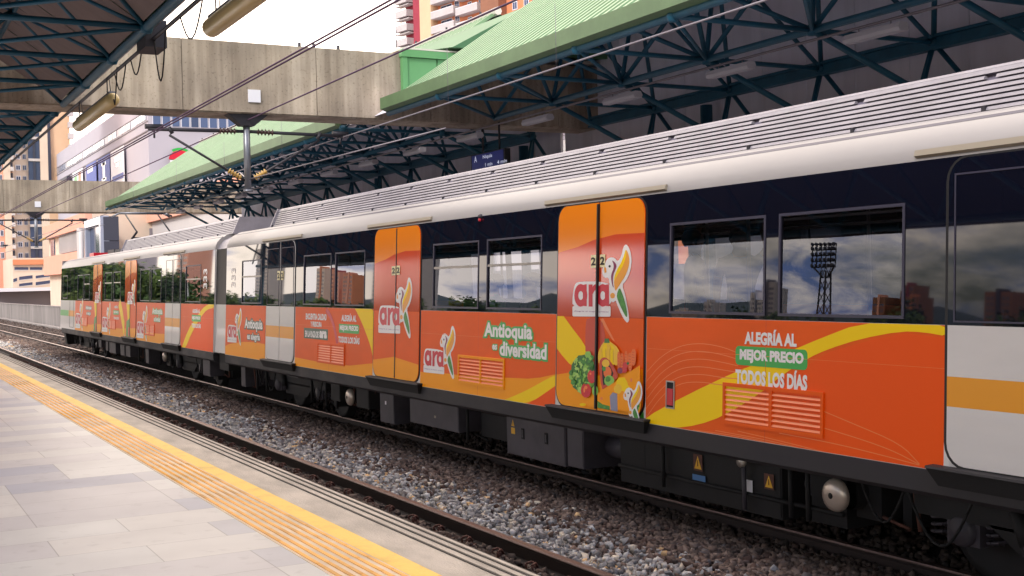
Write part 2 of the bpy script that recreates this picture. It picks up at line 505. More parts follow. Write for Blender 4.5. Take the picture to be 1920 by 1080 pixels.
def clip_poly(sub, conv):
    """clip polygon sub by a convex polygon conv (2D, any winding)"""
    ar = sum(conv[i][0] * conv[(i + 1) % len(conv)][1] - conv[(i + 1) % len(conv)][0] * conv[i][1] for i in range(len(conv)))
    c = conv if ar > 0 else conv[::-1]
    out = list(sub)
    for i in range(len(c)):
        a, b = c[i], c[(i + 1) % len(c)]
        def ins(p): return (b[0] - a[0]) * (p[1] - a[1]) - (b[1] - a[1]) * (p[0] - a[0]) >= -1e-9
        res = []
        for j in range(len(out)):
            p, q = out[j], out[(j + 1) % len(out)]
            ip, iq = ins(p), ins(q)
            if ip: res.append(p)
            if ip != iq:
                d1 = (b[0] - a[0]) * (p[1] - a[1]) - (b[1] - a[1]) * (p[0] - a[0])
                d2 = (b[0] - a[0]) * (q[1] - a[1]) - (b[1] - a[1]) * (q[0] - a[0])
                t = d1 / (d1 - d2)
                res.append((p[0] + t * (q[0] - p[0]), p[1] + t * (q[1] - p[1])))
        out = res
        if len(out) < 3: return []
    return out
def smooth_poly(pts, it=2, closed=True):
    for _ in range(it):
        o = []
        n = len(pts)
        for i in range(n if closed else n - 1):
            p, q = pts[i], pts[(i + 1) % n]
            o.append((0.75 * p[0] + 0.25 * q[0], 0.75 * p[1] + 0.25 * q[1]))
            o.append((0.25 * p[0] + 0.75 * q[0], 0.25 * p[1] + 0.75 * q[1]))
        if not closed: o = [pts[0]] + o + [pts[-1]]
        pts = o
    return pts
def ribbon(pts, w):
    """a thin band along a 2D polyline"""
    L, Rr = [], []
    for i, p in enumerate(pts):
        a = pts[max(0, i - 1)]; b = pts[min(len(pts) - 1, i + 1)]
        dx, dy = b[0] - a[0], b[1] - a[1]
        l = math.hypot(dx, dy) or 1
        L.append((p[0] - dy / l * w / 2, p[1] + dx / l * w / 2)); Rr.append((p[0] + dy / l * w / 2, p[1] - dx / l * w / 2))
    return L, Rr
_TXT = {}
def text_geo(s, bold=0.0, bevel=0.0):
    """letters as flat geometry, normalised to the unit box of their own extent"""
    k = (s, bold, bevel)
    if k in _TXT: return _TXT[k]
    cu = bpy.data.curves.new('lettering', 'FONT')
    cu.body = s; cu.size = 1.0; cu.offset = bold; cu.resolution_u = 3
    cu.bevel_depth = bevel; cu.bevel_resolution = 1
    ob = bpy.data.objects.new('lettering', cu)
    COL.objects.link(ob)
    dg = bpy.context.evaluated_depsgraph_get()
    me = bpy.data.meshes.new_from_object(ob.evaluated_get(dg))
    vs = [tuple(v.co) for v in me.vertices]
    fs = [tuple(p.vertices) for p in me.polygons]
    bpy.data.objects.remove(ob); bpy.data.curves.remove(cu); bpy.data.meshes.remove(me)
    xs = [v[0] for v in vs]; ys = [v[1] for v in vs]; zs = [v[2] for v in vs]
    _TXT[k] = (vs, fs, (min(xs), max(xs), min(ys), max(ys), min(zs), max(zs)))
    return _TXT[k]

# ================================================================== SETTING
def sheet(name, x0, x1, y0, y1, z, m, kind='structure'):
    b = MB(); b.face([(x0, y0, z), (x1, y0, z), (x1, y1, z), (x0, y1, z)], m)
    return struct(b.build(name), kind)
sheet('ground', -4000, 4000, -800, 6000, -8.0, M_LAND)
b = MB(); b.box((-7.5, -14, -1.2), (16.5, 160, -0.30), M_PARAPET); struct(b.build('viaduct_deck'))
sheet('ballast_bed', 2.75, 11.3, -14, 160, -0.17, M_BED)

# near platform: slabs, tactile strip, yellow line, grooved coping
b = MB(); b.box((-7.0, -12, -0.29), (1.838, 62, 0.94), M_PAVE); struct(b.build('platform_floor'))
b = MB()
b.box((1.838, -12, -0.29), (2.63, 62, 0.934), M_COPING)
for gx in (2.47, 2.53, 2.585):
    b.box((gx, -12, 0.9355), (gx + 0.014, 62, 0.9385), M_GROOVE)
b.box((2.63, -12, 0.72), (2.655, 62, 0.925), M_GROOVE)
struct(b.build('platform_edge'))
b = MB(); b.box((2.142, -12, 0.9345), (2.258, 62, 0.9405), M_YPAINT)
struct(b.build('yellow_line'))
b = MB()
b.box((1.84, -12, 0.9345), (2.138, 62, 0.942), M_TACTILE)
y = -12.0
TILE = 0.30
k = 0
while y < 62:
    dots = (k % 16) in (3, 4, 5) 
    if dots and y < 30:
        for i in range(6):
            for j in range(6):
                cx, cy = 1.84 + 0.025 + i * 0.05, y + 0.025 + j * 0.05
                b.lathe((cx, cy, 0.942), (0, 0, 1), [(0, 0.017), (0.004, 0.012), (0.0045, 0.0)], M_RIB, 6)
    else:
        for i in range(6):
            cx = 1.84 + 0.025 + i * 0.05
            b.box((cx - 0.010, y + 0.004, 0.9415), (cx + 0.010, y + TILE - 0.004, 0.9455), M_RIB)
    y += TILE; k += 1
struct(b.build('tactile_paving'))
# far platform behind the train
b = MB(); b.box((9.66, -12, -0.29), (16.2, 50, 0.94), M_PAVE); struct(b.build('platform_floor'))

# rails
RAILP = [(-.07, 0), (.07, 0), (.07, .012), (.012, .03), (.009, .115), (.033, .128), (.035, .152), (.028, .16), (-.028, .16), (-.035, .152), (-.033, .128), (-.009, .115), (-.012, .03), (-.07, .012)]
def rail(x, label):
    t = thing('rail', label, 'rail', (x, 0, 0), 'steel rails of the two tracks')
    b = MB()
    b.sweep([(x + px, pz - 0.16) for px, pz in RAILP], -14, 160, M_RAILS)
    b.build('rail_body', t)
    b = MB()
    b.face([(x - .030, -14, 0.0015), (x + .030, -14, 0.0015), (x + .030, 160, 0.0015), (x - .030, 160, 0.0015)], M_RAILT)
    b.face([(x - .030, -14, 0.0015), (x - .030, 160, 0.0015), (x - .0362, 160, -0.012), (x - .0362, -14, -0.012)], M_RAILT)
    b.build('rail_head', t)
rail(4.93, 'rusty rail nearest the platform edge with a worn bright top')
rail(3.47, 'rail tucked under the platform edge, lowest of the four')
rail(7.13, 'dark rail under the near wheels of the train')
rail(8.64, 'rail under the far wheels, seen ahead of the train')
# cable trough beyond the far track
b = MB(); b.box((10.3, 48, -0.2), (10.55, 160, 0.02), M_PARAPET)
tag(b.build('cable_trough'), 'low concrete cable trough between the far track and the parapet wall', 'trough')
# sleepers of the near track, rail clips on both sides of each rail
t = thing('sleeper', 'dark sleeper under the near track with rusty rail clips beside the platform', 'sleeper', (4.2, 2.0, 0), 'sleepers of the near track')
b = MB(); b.box((2.95, 1.88, -0.30), (5.45, 2.12, -0.160), M_SLEEPER); b.build('sleeper_body', t)
for rx in (3.47, 4.93):
    for sx in (-1, 1):
        b = MB()
        c = rx + sx * 0.115
        b.box((c - 0.05, 1.93, -0.16), (c + 0.05, 2.07, -0.135), M_CLIP)
        b.path([(c + sx * 0.04, 1.95, -0.135), (c + sx * 0.045, 1.95, -0.09), (c, 1.97, -0.075), (c - sx * 0.04, 2.0, -0.12), (c, 2.03, -0.075), (c + sx * 0.045, 2.05, -0.09), (c + sx * 0.04, 2.05, -0.135)], 0.011, M_CLIP, 5)
        b.lathe((c, 2.0, -0.135), (0, 0, 1), [(0, 0.022), (0.03, 0.022), (0.031, 0)], M_CLIP, 6)
        b.build('rail_clip', t)
for i in range(1, 76):
    copy_tree(t, (4.2, 2.0 + 0.6 * i, 0))
t2 = thing('sleeper', 'dark sleeper half buried in ballast ahead of the train', 'sleeper', (7.88, 48, 0), 'sleepers ahead of the train')
b = MB(); b.box((6.6, 47.88, -0.3), (9.15, 48.12, -0.155), M_SLEEPER); b.build('sleeper_body', t2)
for i in range(1, 40): copy_tree(t2, (7.88, 48 + 0.6 * i, 0))

# ballast stones: the clean grey run beside the near rail, browner under the train
def stones():
    P = []
    def scatter(n, x0, x1, y0, y1, s0, s1, z):
        x = rng.uniform(x0, x1, n); yy = rng.uniform(y0, y1, n)
        P.append(np.stack([x, yy, np.full(n, z), rng.uniform(s0, s1, n)], 1))
    scatter(15000, 5.0, 7.08, 3.5, 13, .022, .046, -.135)
    scatter(15000, 5.0, 7.08, 13, 28, .026, .050, -.13)
    scatter(13000, 5.0, 7.08, 28, 62, .034, .066, -.12)
    scatter(3500, 4.99, 5.9, 3.5, 16, .020, .040, -.095)
    scatter(2500, 4.99, 5.9, 16, 40, .024, .044, -.095)
    scatter(5500, 3.9, 4.86, 3.5, 16, .022, .044, -.16)
    scatter(4000, 3.9, 4.86, 16, 45, .03, .05, -.16)
    scatter(3500, 7.2, 8.6, 3.5, 24, .025, .05, -.14)
    scatter(7000, 7.2, 10.3, 44, 110, .04, .08, -.13)
    scatter(3500, 3.9, 7.0, 62, 120, .05, .09, -.12)
    P = np.concatenate(P)
    n = len(P)
    cube = np.array([(-1, -1, -1), (1, -1, -1), (1, 1, -1), (-1, 1, -1), (-1, -1, 1), (1, -1, 1), (1, 1, 1), (-1, 1, 1)], float)
    V = cube[None] * rng.uniform(0.35, 1.0, (n, 8, 3))
    V *= rng.uniform(0.6, 1.15, (n, 1, 3))
    a = rng.uniform(0, 2 * np.pi, n); c, s = np.cos(a), np.sin(a)
    e = rng.uniform(-0.9, 0.9, n); ce, se = np.cos(e), np.sin(e)
    x, yv, z = V[..., 0].copy(), V[..., 1].copy(), V[..., 2].copy()
    yv, z = yv * ce[:, None] - z * se[:, None], yv * se[:, None] + z * ce[:, None]
    x, yv = x * c[:, None] - yv * s[:, None], x * s[:, None] + yv * c[:, None]
    V = np.stack([x, yv, z], -1) * P[:, None, 3:4] + P[:, None, :3]
    V[..., 2] += rng.uniform(0, 0.03, n)[:, None]
    F = np.array([(0, 3, 2, 1), (4, 5, 6, 7), (0, 1, 5, 4), (1, 2, 6, 5), (2, 3, 7, 6), (3, 0, 4, 7)])
    idx = (F[None] + (np.arange(n) * 8)[:, None, None]).reshape(-1)
    me = bpy.data.meshes.new('ballast_stones')
    me.vertices.add(n * 8); me.vertices.foreach_set('co', V.reshape(-1))
    me.loops.add(len(idx)); me.loops.foreach_set('vertex_index', idx.astype(np.int32))
    nf = n * 6
    me.polygons.add(nf); me.polygons.foreach_set('loop_start', np.arange(nf, dtype=np.int32) * 4)
    me.update(); me.validate()
    grey = np.array([S(158, 156, 154)[:3], S(176, 176, 176)[:3], S(128, 127, 128)[:3], S(196, 186, 170)[:3], S(204, 170, 126)[:3], S(100, 98, 98)[:3]])
    brown = np.array([S(124, 104, 94)[:3], S(104, 88, 80)[:3], S(140, 122, 112)[:3], S(86, 74, 70)[:3], S(118, 112, 112)[:3], S(92, 70, 62)[:3]])
    pick = rng.choice(6, n, p=[.32, .20, .24, .09, .04, .11])
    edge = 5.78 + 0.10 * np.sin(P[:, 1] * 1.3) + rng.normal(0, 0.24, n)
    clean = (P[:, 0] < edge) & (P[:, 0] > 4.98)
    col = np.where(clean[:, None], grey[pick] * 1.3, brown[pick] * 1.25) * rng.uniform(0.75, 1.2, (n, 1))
    col *= np.clip(1.0 - (P[:, 0:1] - 6.3) * 0.55, 0.45, 1.0)      # shade under the cars, painted into the stone colours
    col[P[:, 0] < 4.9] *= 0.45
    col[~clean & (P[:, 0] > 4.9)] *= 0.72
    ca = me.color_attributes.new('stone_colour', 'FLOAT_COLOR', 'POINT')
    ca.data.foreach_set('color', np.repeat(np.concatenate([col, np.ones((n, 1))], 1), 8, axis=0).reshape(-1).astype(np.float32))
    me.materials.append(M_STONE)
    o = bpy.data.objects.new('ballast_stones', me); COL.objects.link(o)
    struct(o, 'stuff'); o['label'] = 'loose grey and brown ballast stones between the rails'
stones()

# parapet of the viaduct
b = MB()
for i in range(22):
    y0 = 50 + i * 5.0
    b.box((11.55, y0, -0.3), (11.75, y0 + 4.985, 1.08), M_PARAPET)
b.box((11.52, 50, 1.08), (11.78, 160, 1.16), M_PARAPET)
tag(b.build('parapet_wall'), 'low stained concrete parapet wall running along the viaduct ahead of the train', 'wall')

# hills on the horizon, both sides
def hills(name, pts, base, m):
    b = MB()
    for (x0, y0, h0), (x1, y1, h1) in zip(pts[:-1], pts[1:]):
        N = 10
        for k in range(N):
            a, c = k / N, (k + 1) / N
            def pt(t, up):
                x, y_ = x0 + (x1 - x0) * t, y0 + (y1 - y0) * t
                h = h0 + (h1 - h0) * t + 14 * math.sin(x * .011 + y_ * .013) + 7 * math.sin(x * .031 + y_ * .027)
                return [(x, y_, base), (x * 1.25, y_ * 1.25, h), (x * 1.9, y_ * 1.9, h * 1.5)][up]
            b.face([pt(a, 0), pt(c, 0), pt(c, 1), pt(a, 1)], m, True)
            b.face([pt(a, 1), pt(c, 1), pt(c, 2), pt(a, 2)], m, True)
    return struct(b.build(name))
hills('hills', [(-1500, -600, 60), (-1700, 500, 85), (-1650, 1200, 70), (-1500, 1800, 100), (-1150, 2500, 80), (-700, 3300, 60)], -8, M_HILL)

# ================================================================== CONCRETE BEAMS
def beam(y0, label, zt, plate_px, clad=False):
    t = thing('concrete_beam', label, 'beam', (6.0, y0, 5.28), 'concrete beams across the tracks')
    b = MB()
    xs = [-7.2, -3.0, 0.9, 4.95, 7.35, 9.6, 12.4, 15.9]
    for a, c in zip(xs[:-1], xs[1:]):
        b.box((a + 0.006, y0, 5.28), (c - 0.006, y0 + 0.85, zt), M_CONC)
    b.box((-7.2, y0 + 0.03, 5.26), (15.9, y0 + 0.80, zt - 0.03), M_CONC)
    b.build('beam_body', t)
    for x in (14.9,):
        b = MB(); b.box((x - 0.4, y0 + 0.02, -0.3), (x + 0.4, y0 + 0.82, 5.27), M_CONC); b.build('column', t)
    c = on_y(*plate_px, y0 - 0.02)
    b = MB(); b.box((c.x - .11, y0 - 0.025, c.z - .11), (c.x + .11, y0 - 0.001, c.z + .11), M_PLATE); b.build('marker_plate', t)
    return t
b1 = beam(20.7, 'wide stained concrete beam crossing above both tracks, nearest to the camera', 6.50, (477, 180))
b2 = beam(49.5, 'farther concrete beam crossing the tracks at the end of the green roof', 6.50, (71, 383))
b = MB()
for px in ((563, 86), (590, 88), (636, 92), (745, 72)):
    p = on_y(*px, 20.9)
    b.tube((p.x, 20.95, 6.49), (p.x, 20.95, 6.49 + (0.5 if px[0] > 700 else 0.13)), 0.03 if px[0] < 700 else 0.008, M_DARKST, 6)
b.build('bolt', b1)

# ================================================================== CANOPIES
XE, MOD, ZB = 8.4, 2.13, 5.26
def canopy(y0, y1, mirror, label, hip=False):
    """space-frame roof over a platform; mirror puts it over the near one"""
    mx = (lambda x: 11.4 - x) if mirror else (lambda x: x)
    t = thing('station_canopy', label, 'canopy', (mx(12.0), y0, ZB), 'green station canopies')
    PITCH = 0.68
    z_e = 5.43
    xr, zr = 11.9, z_e + PITCH * (11.9 - XE)
    # ribbed roof sheet
    b = MB()
    rib = 0.24
    n = int((y1 - y0) / rib)
    for i in range(n):
        ya = y0 + i * rib
        prof = [(0, 0), (0.10, 0), (0.12, 0.07), (0.22, 0.07), (rib, 0)]
        for (pa, ha), (pb, hb) in zip(prof[:-1], prof[1:]):
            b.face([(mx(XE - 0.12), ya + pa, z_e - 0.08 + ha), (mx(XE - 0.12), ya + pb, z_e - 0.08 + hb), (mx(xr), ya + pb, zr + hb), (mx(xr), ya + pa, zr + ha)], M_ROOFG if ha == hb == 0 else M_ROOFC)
    b.face([(mx(xr), y0, zr), (mx(xr), y1, zr), (mx(16.2), y1, zr - 1.9), (mx(16.2), y0, zr - 1.9)], M_ROOFG)
    b.build('roof_sheet', t)
    b = MB()
    b.tube((mx(xr), y0, zr + 0.05), (mx(xr), y1, zr + 0.05), 0.09, M_RIDGE, 8)
    yy = y0 + 0.8
    while yy < y1:
        b.tube((mx(xr), yy, zr + .12), (mx(xr), yy, zr + .19), .025, M_DARKST, 5); yy += 1.7
    b.build('ridge_cap', t)
    # soffit below it
    b = MB()
    for i in range(int(math.ceil((y1 - y0) / MOD))):
        ya = y0 + i * MOD
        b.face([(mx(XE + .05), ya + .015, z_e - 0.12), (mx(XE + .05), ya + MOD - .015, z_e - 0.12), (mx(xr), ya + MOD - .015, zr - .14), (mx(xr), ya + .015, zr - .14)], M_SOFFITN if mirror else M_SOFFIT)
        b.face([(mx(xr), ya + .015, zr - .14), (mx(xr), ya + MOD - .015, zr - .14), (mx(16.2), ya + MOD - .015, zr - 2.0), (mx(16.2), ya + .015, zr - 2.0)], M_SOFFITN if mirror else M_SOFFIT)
    b.build('soffit', t)
    # fascia gutter
    b = MB()
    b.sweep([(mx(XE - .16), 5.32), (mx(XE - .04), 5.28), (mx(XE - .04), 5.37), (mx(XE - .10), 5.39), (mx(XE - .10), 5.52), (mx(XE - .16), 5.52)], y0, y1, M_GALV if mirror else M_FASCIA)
    b.build('fascia', t)
    # bottom chords
    rows = [XE, XE + MOD, XE + 2 * MOD]
    b = MB(); b.tube((mx(XE), y0, ZB), (mx(XE), y1, ZB), 0.055, M_TRUSS, 8); b.build('eave_tube', t)
    b = MB(); b.tube((mx(rows[1]), y0, ZB), (mx(rows[1]), y1, ZB), 0.05, M_TRUSS, 8); b.build('bottom_chord', t)
    b = MB(); x = mx(rows[2]); b.box((x - .07, y0, ZB - .10), (x + .07, y1, ZB - .06), M_TRUSS); b.box((x - .02, y0, ZB - .06), (x + .02, y1, ZB + .06), M_TRUSS); b.box((x - .07, y0, ZB + .06), (x + .07, y1, ZB + .10), M_TRUSS); b.build('girder', t)
    b = MB(); b.tube((mx(13.1), y0, 3.72), (mx(13.1), y1, 3.72), .06, M_TRUSS, 8); b.build('lower_chord', t)
    xa, za = XE + MOD / 2, 6.02
    xb2, zb2 = XE + 1.5 * MOD, 7.15
    b = MB(); b.tube((mx(xa), y0, za), (mx(xa), y1, za), .04, M_TRUSS, 6); b.build('top_chord', t)
    b = MB(); b.tube((mx(xb2), y0, zb2), (mx(xb2), y1, zb2), .04, M_TRUSS, 6); b.build('top_chord', t)
    # one bay of the space frame
    nb = int(round((y1 - y0) / MOD))
    r = 0.036
    proto = None
    for i in range(nb):
        ya = y0 + i * MOD
        if proto is None:
            b = MB()
            yb, ym = ya + MOD, ya + MOD / 2
            P = lambda x, y_, z: (mx(x), y_, z)
            E_, N_, W_ = rows
            b.tube(P(E_, ya, ZB), P(N_, ya, ZB), r, M_TRUSS); b.tube(P(N_, ya, ZB), P(W_, ya, ZB), r, M_TRUSS)
            b.tube(P(E_, ya, ZB), P(N_, yb, ZB), r * .8, M_TRUSS)
            for (xx, zz, lo, hi) in ((xa, za, E_, N_), (xb2, zb2, N_, W_)):
                for q in ((lo, ya), (lo, yb), (hi, ya), (hi, yb)):
                    b.tube(P(xx, ym, zz), P(q[0], q[1], ZB), r, M_TRUSS)
            b.tube(P(xa, ym, za), P(xb2, ym, zb2), r, M_TRUSS)
            for q in (ya, ):
                b.tube(P(W_, q, ZB), P(13.1, q + MOD / 2, 3.72), r * 1.25, M_TRUSS)
                b.tube(P(W_, q, ZB), P(13.1, q - MOD / 2, 3.72), r, M_TRUSS)
                b.tube(P(W_, q, ZB), P(12.4, q + 0.28, 3.72), r * .8, M_TRUSS)
                b.tube(P(N_, q, ZB), P(13.0, q - MOD * .5, 3.72), r * 1.2, M_TRUSS)
            for c in ((E_, ya), (N_, ya), (W_, ya)):
                b.lathe(P(c[0], c[1], ZB - .075), (0, 0, 1), [(0, .0), (.01, .06), (.075, .085), (.14, .06), (.15, 0)], M_TRUSS, 8)
            # thin soffit purlin
            b.tube(P(9.0, ya + .7, 5.72), P(11.8, ya + .7, 7.46), .012, M_DARKST, 4)
            b.tube(P(9.0, ya + 1.5, 5.72), P(11.8, ya + 1.5, 7.46), .012, M_DARKST, 4)
            proto = b.build('truss_bay', t)
        else:
            c = proto.copy(); COL.objects.link(c); c.parent = t
            c.location = (0, i * MOD, 0)
    # cladding wall under the back girder
    b = MB()
    wz = 3.62 if not mirror else 3.65
    for i in range(int((y1 - y0 + (0 if y1 > 30 else 1.1 if mirror else 2.3)) / 1.065)):
        ya = y0 + i * 1.065
        x = mx(13.35)
        if mirror or i % 5 in (1, 2):  # far wall: extra openings added so more light reaches the cladding
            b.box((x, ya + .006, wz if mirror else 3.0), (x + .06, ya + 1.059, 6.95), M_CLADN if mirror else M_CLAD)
            if not mirror: b.box((x, ya + .006, .94), (x + .06, ya + 1.059, 2.45), M_CLAD)
        else:
            b.box((x, ya + .006, .94), (x + .06, ya + 1.059, 6.95), M_CLAD)
    b.build('cladding_panel', t)
    # posts
    yy = y0 + 1.2
    while yy < y1:
        if mirror and 0 < yy < 40: yy += 8.52; continue
        b = MB(); x = mx(13.1); b.tube((x, yy, .94), (x, yy, 5.2), .11, M_TRUSS, 10); b.build('post', t); yy += 8.52
    return t
c1 = canopy(-10.0 + 0.07, 19.9, False, 'green ribbed canopy over the far platform, near side of the concrete beam')
c2 = canopy(22.2, 47.0, False, 'green ribbed canopy beyond the concrete beam, ending at the second beam')
c3 = canopy(-9.22, 20.6, True, 'dark underside of the canopy over the near platform with blue tube truss, before the beam')
c4 = canopy(21.62, 49.3, True, 'smaller far stretch of the near platform canopy, beyond the beam')
# gable cladding that wraps the beam where the far roof meets it
t = thing('beam_cladding', 'light green sheet metal cladding boxed around the beam at the roof end', 'cladding', (10.5, 20.6, 5.5))
b = MB()
xl = on_y(755, 140, 20.58).x
for i in range(7):
    xa = xl + 0.10 + i * 0.62
    za_, zb_ = (5.43 + .68 * (xx - XE) - .06 for xx in (xa + .012, xa + .608))
    if za_ < 6.4:
        q = [(xa + .012, za_), (xa + .608, min(zb_, 6.42)), (xa + .608, 6.42), (xa + .012, 6.42)]
        b.hexa([(x, 20.60, z) for x, z in q] + [(x, 20.66, z) for x, z in q], M_ROOFG2)
b.build('panel', t)
b = MB(); b.box((xl, 20.57, 5.60), (xl + .10, 20.68, 6.50), M_ROOFG2); b.box((xl - .02, 20.55, 6.43), (11.2, 20.69, 6.56), M_ROOFG2); b.build('trim', t)
b = MB()
b.hexa([(xl, 20.57, 6.57), (14.4, 20.57, 6.57), (14.4, 22.3, 6.6), (xl, 22.3, 6.6), (xl, 20.57, 6.60), (14.4, 20.57, 6.60), (14.4, 22.3, 6.64), (xl, 22.3, 6.64)], M_RIDGE)
b.build('top_flashing', t)
b = MB()
b.hexa([(9.9, 20.3, 6.62), (13.5, 20.3, 6.62), (13.5, 22.6, 6.9), (9.9, 22.6, 6.9), (11.7, 20.3, 7.6), (11.9, 20.3, 7.6), (11.9, 22.6, 7.6), (11.7, 22.6, 7.6)], M_ROOFG)
b.build('saddle_roof', t)

# fluorescent fixtures hung below the far canopy, with their conduit
b = MB(); b.tube((10.4, -8, 5.10), (10.4, 46, 5.10), .018, M_WIRE2, 6)
tag(b.build('lighting_conduit'), 'thin pale conduit running along the far canopy above the white light fittings', 'conduit')
t = thing('fluorescent_light', 'long white fluorescent fitting hung under the far canopy', 'light fitting', (10.4, 10.2, 5.0), 'white light fittings under the far canopy')
b = MB(); b.sweep([(10.32, 4.98), (10.34, 4.94), (10.46, 4.94), (10.48, 4.98), (10.45, 5.04), (10.35, 5.04)], 9.76, 10.64, M_LAMP_NEW); b.build('housing', t)
b = MB()
for yy in (9.95, 10.45): b.tube((10.4, yy, 5.04), (10.4, yy, 5.10), .008, M_WIRE2, 4)
b.build('hanger', t)
for i in range(1, 14): copy_tree(t, (10.4, 10.2 + 2.62 * i, 5.0))

# old yellowed lamps over the near platform edge
b = MB(); b.tube((3.15, -8, 5.2), (3.15, 36, 5.2), .024, M_DARKST, 6)
tag(b.build('lighting_conduit'), 'dark conduit along the near canopy edge carrying the yellowed lamps', 'conduit')
def old_lamp(ya, yb, z, label):
    t = thing('hanging_lamp', label, 'lamp', (3.15, ya, z), 'yellowed tube lamps on the near canopy')
    b = MB()
    b.lathe((3.15, ya, z), (0, 1, 0), [(0, .0), (.01, .06), (.09, .095), (yb - ya - .09, .095), (yb - ya - .01, .06), (yb - ya, 0)], M_LAMP_OLD, 14)
    b.build('diffuser', t)
    b = MB(); b.box((3.11, ya + .10, z + .07), (3.19, yb - .10, z + .115), M_GALV); b.build('housing', t)
    for yy in (ya + .35, yb - .35):
        b = MB(); b.tube((3.13, yy, z + .11), (3.13, yy, 5.2), .009, M_DARKST, 5); b.tube((3.19, yy + .06, z + .11), (3.17, yy + .06, 5.2), .006, M_DARKST, 5); b.build('hanger', t)
    b = MB()
    b.path([(3.15, ya + .02, z), (3.14, ya - .12, z - .10), (3.15, ya - .16, z + .06), (3.15, ya - .30, z + .38), (3.15, ya - .2, 5.2)], .009, M_BLACK, 5)
    b.build('cable', t)
old_lamp(8.0, 12.0, 4.82, 'long yellowed tube lamp hanging at the top against the bright sky')
old_lamp(17.1, 20.2, 4.86, 'yellowed tube lamp hanging below the concrete beam at left')
b = MB()
for (y0, y1, dz) in ((12.2, 13.2, .34), (13.9, 14.5, .55), (15.2, 15.9, .26), (16.2, 17.0, .30)):
    pts = []
    for k in range(9):
        f = k / 8
        pts.append((3.15, y0 + (y1 - y0) * f, 5.2 - dz * math.sin(math.pi * f)))
    b.path(pts, .009, M_BLACK, 5)
tag(b.build('loose_cable'), 'loose black cable hanging in loops from the near canopy conduit', 'cable')
b = MB(); b.box((3.05, 14.5, 5.10), (3.3, 15.0, 5.42), M_DARKST); b.box((3.1, 14.55, 5.42), (3.25, 14.75, 5.6), M_GALV)
tag(b.build('junction_box'), 'dark junction box clamped on the near canopy gutter', 'junction box')

# ================================================================== OVERHEAD LINE
def wire(_n, label, x, z, r, y0=-12, y1=150, m=M_WIRE, sag=0.0, sup=(20.9, 49.3)):
    b = MB()
    if sag:
        pts = []
        sp = [y0 if y0 > -9 else -8.0, *sup, 78.0, 107.0, 136.0]
        for a, c in zip(sp[:-1], sp[1:]):
            for k in range(8):
                f = k / 8
                pts.append((x, a + (c - a) * f, z - sag * 4 * f * (1 - f)))
        b.path(pts, r, m, 5)
    else:
        b.tube((x, y0, z), (x, y1, z), r, m, 6)
    return tag(b.build('overhead_wire'), label, 'overhead wire', 'overhead wires')
wire('w', 'purple twin contact wire above the near track, upper strand', 4.35, 4.835, .011)
wire('w', 'purple twin contact wire above the near track, lower strand', 4.35, 4.795, .011)
wire('w', 'dark feeder wire crossing before the concrete beam to the grey post', 6.1, 5.16, .012)
wire('w', 'grey contact wire just under the far canopy edge, above the train', 7.9, 4.93, .012, m=M_WIRE2)
b = MB()
for i, yy in enumerate((13.2, 16.4, 24.5, 29, 34, 40)):
    b.tube((7.9, yy, 4.93), (7.9, yy, 5.75), .004, M_WIRE2, 4)
tag(b.build('dropper_wire'), 'fine vertical dropper wires above the contact wire of the far track', 'dropper wire')
def mast(y0, label):
    t = thing('catenary_mast', label, 'catenary mast', (6.1, y0, 5.2), 'catenary masts hung from the beams')
    b = MB(); b.tube((6.1, y0, 3.92), (6.1, y0, 5.27), .062, M_GALV, 12); b.tube((6.1, y0, 3.90), (6.1, y0, 3.94), .085, M_GALV, 12); b.build('post', t)
    b = MB(); b.hexa([(5.98, y0 - .10, 5.06), (6.22, y0 - .10, 5.06), (6.22, y0 + .10, 5.06), (5.98, y0 + .10, 5.06), (5.72, y0 - .14, 5.275), (6.48, y0 - .14, 5.275), (6.48, y0 + .14, 5.275), (5.72, y0 + .14, 5.275)], M_DARKST); b.build('bracket', t)
    for sg, xe in ((-1, 4.4), (1, 7.95)):
        b = MB()
        b.tube((6.1, y0, 4.97), (xe, y0, 4.95), .03, M_DARKST, 8)
        b.tube((6.1 + sg * .05, y0, 4.1), (6.1 + sg * 1.35, y0, 4.86), .022, M_DARKST, 8)
        b.tube((6.1 + sg * 1.3, y0 - .03, 4.88), (6.1 + sg * 1.36, y0 - .03, 4.99), .035, M_DARKST, 6)
        b.tube((xe - sg * .1, y0, 4.93), (xe - sg * .1, y0, 4.80), .018, M_DARKST, 6)
        b.tube((xe - sg * .25, y0, 5.0), (xe + sg * .05, y0, 4.99), .045, M_DARKST, 6)
        b.build('arm', t)
        for (x0, z0, x1, z1, m) in ((6.1 + sg * .18, 4.968, 6.1 + sg * .52, 4.964, M_CERAMIC), (6.1 + sg * .12, 4.145, 6.1 + sg * .36, 4.285, M_INSUL)):
            b = MB()
            a, c = Vector((x0, y0, z0)), Vector((x1, y0, z1))
            L_ = (c - a).length
            pr = [(0, .03)]
            for k in range(5):
                h = L_ * (k + .3) / 5.3
                pr += [(h, .03), (h + .012, .062), (h + .03, .03)]
            b.lathe(a, c - a, pr, m, 10); b.build('insulator', t)
    b = MB(); b.tube((6.1, y0, 4.12), (7.85, y0 - 4.5, 4.55), .012, M_WIRE2, 5); b.tube((6.1, y0, 4.12), (7.4, y0 + 5, 4.7), .012, M_WIRE2, 5); b.build('stay_wire', t)
mast(20.9, 'grey catenary post with insulated arms hung from the nearest concrete beam')
mast(49.6, 'dark catenary post hung from the farther beam at left')
mast(78.0, 'distant catenary post against the apartment blocks at left')

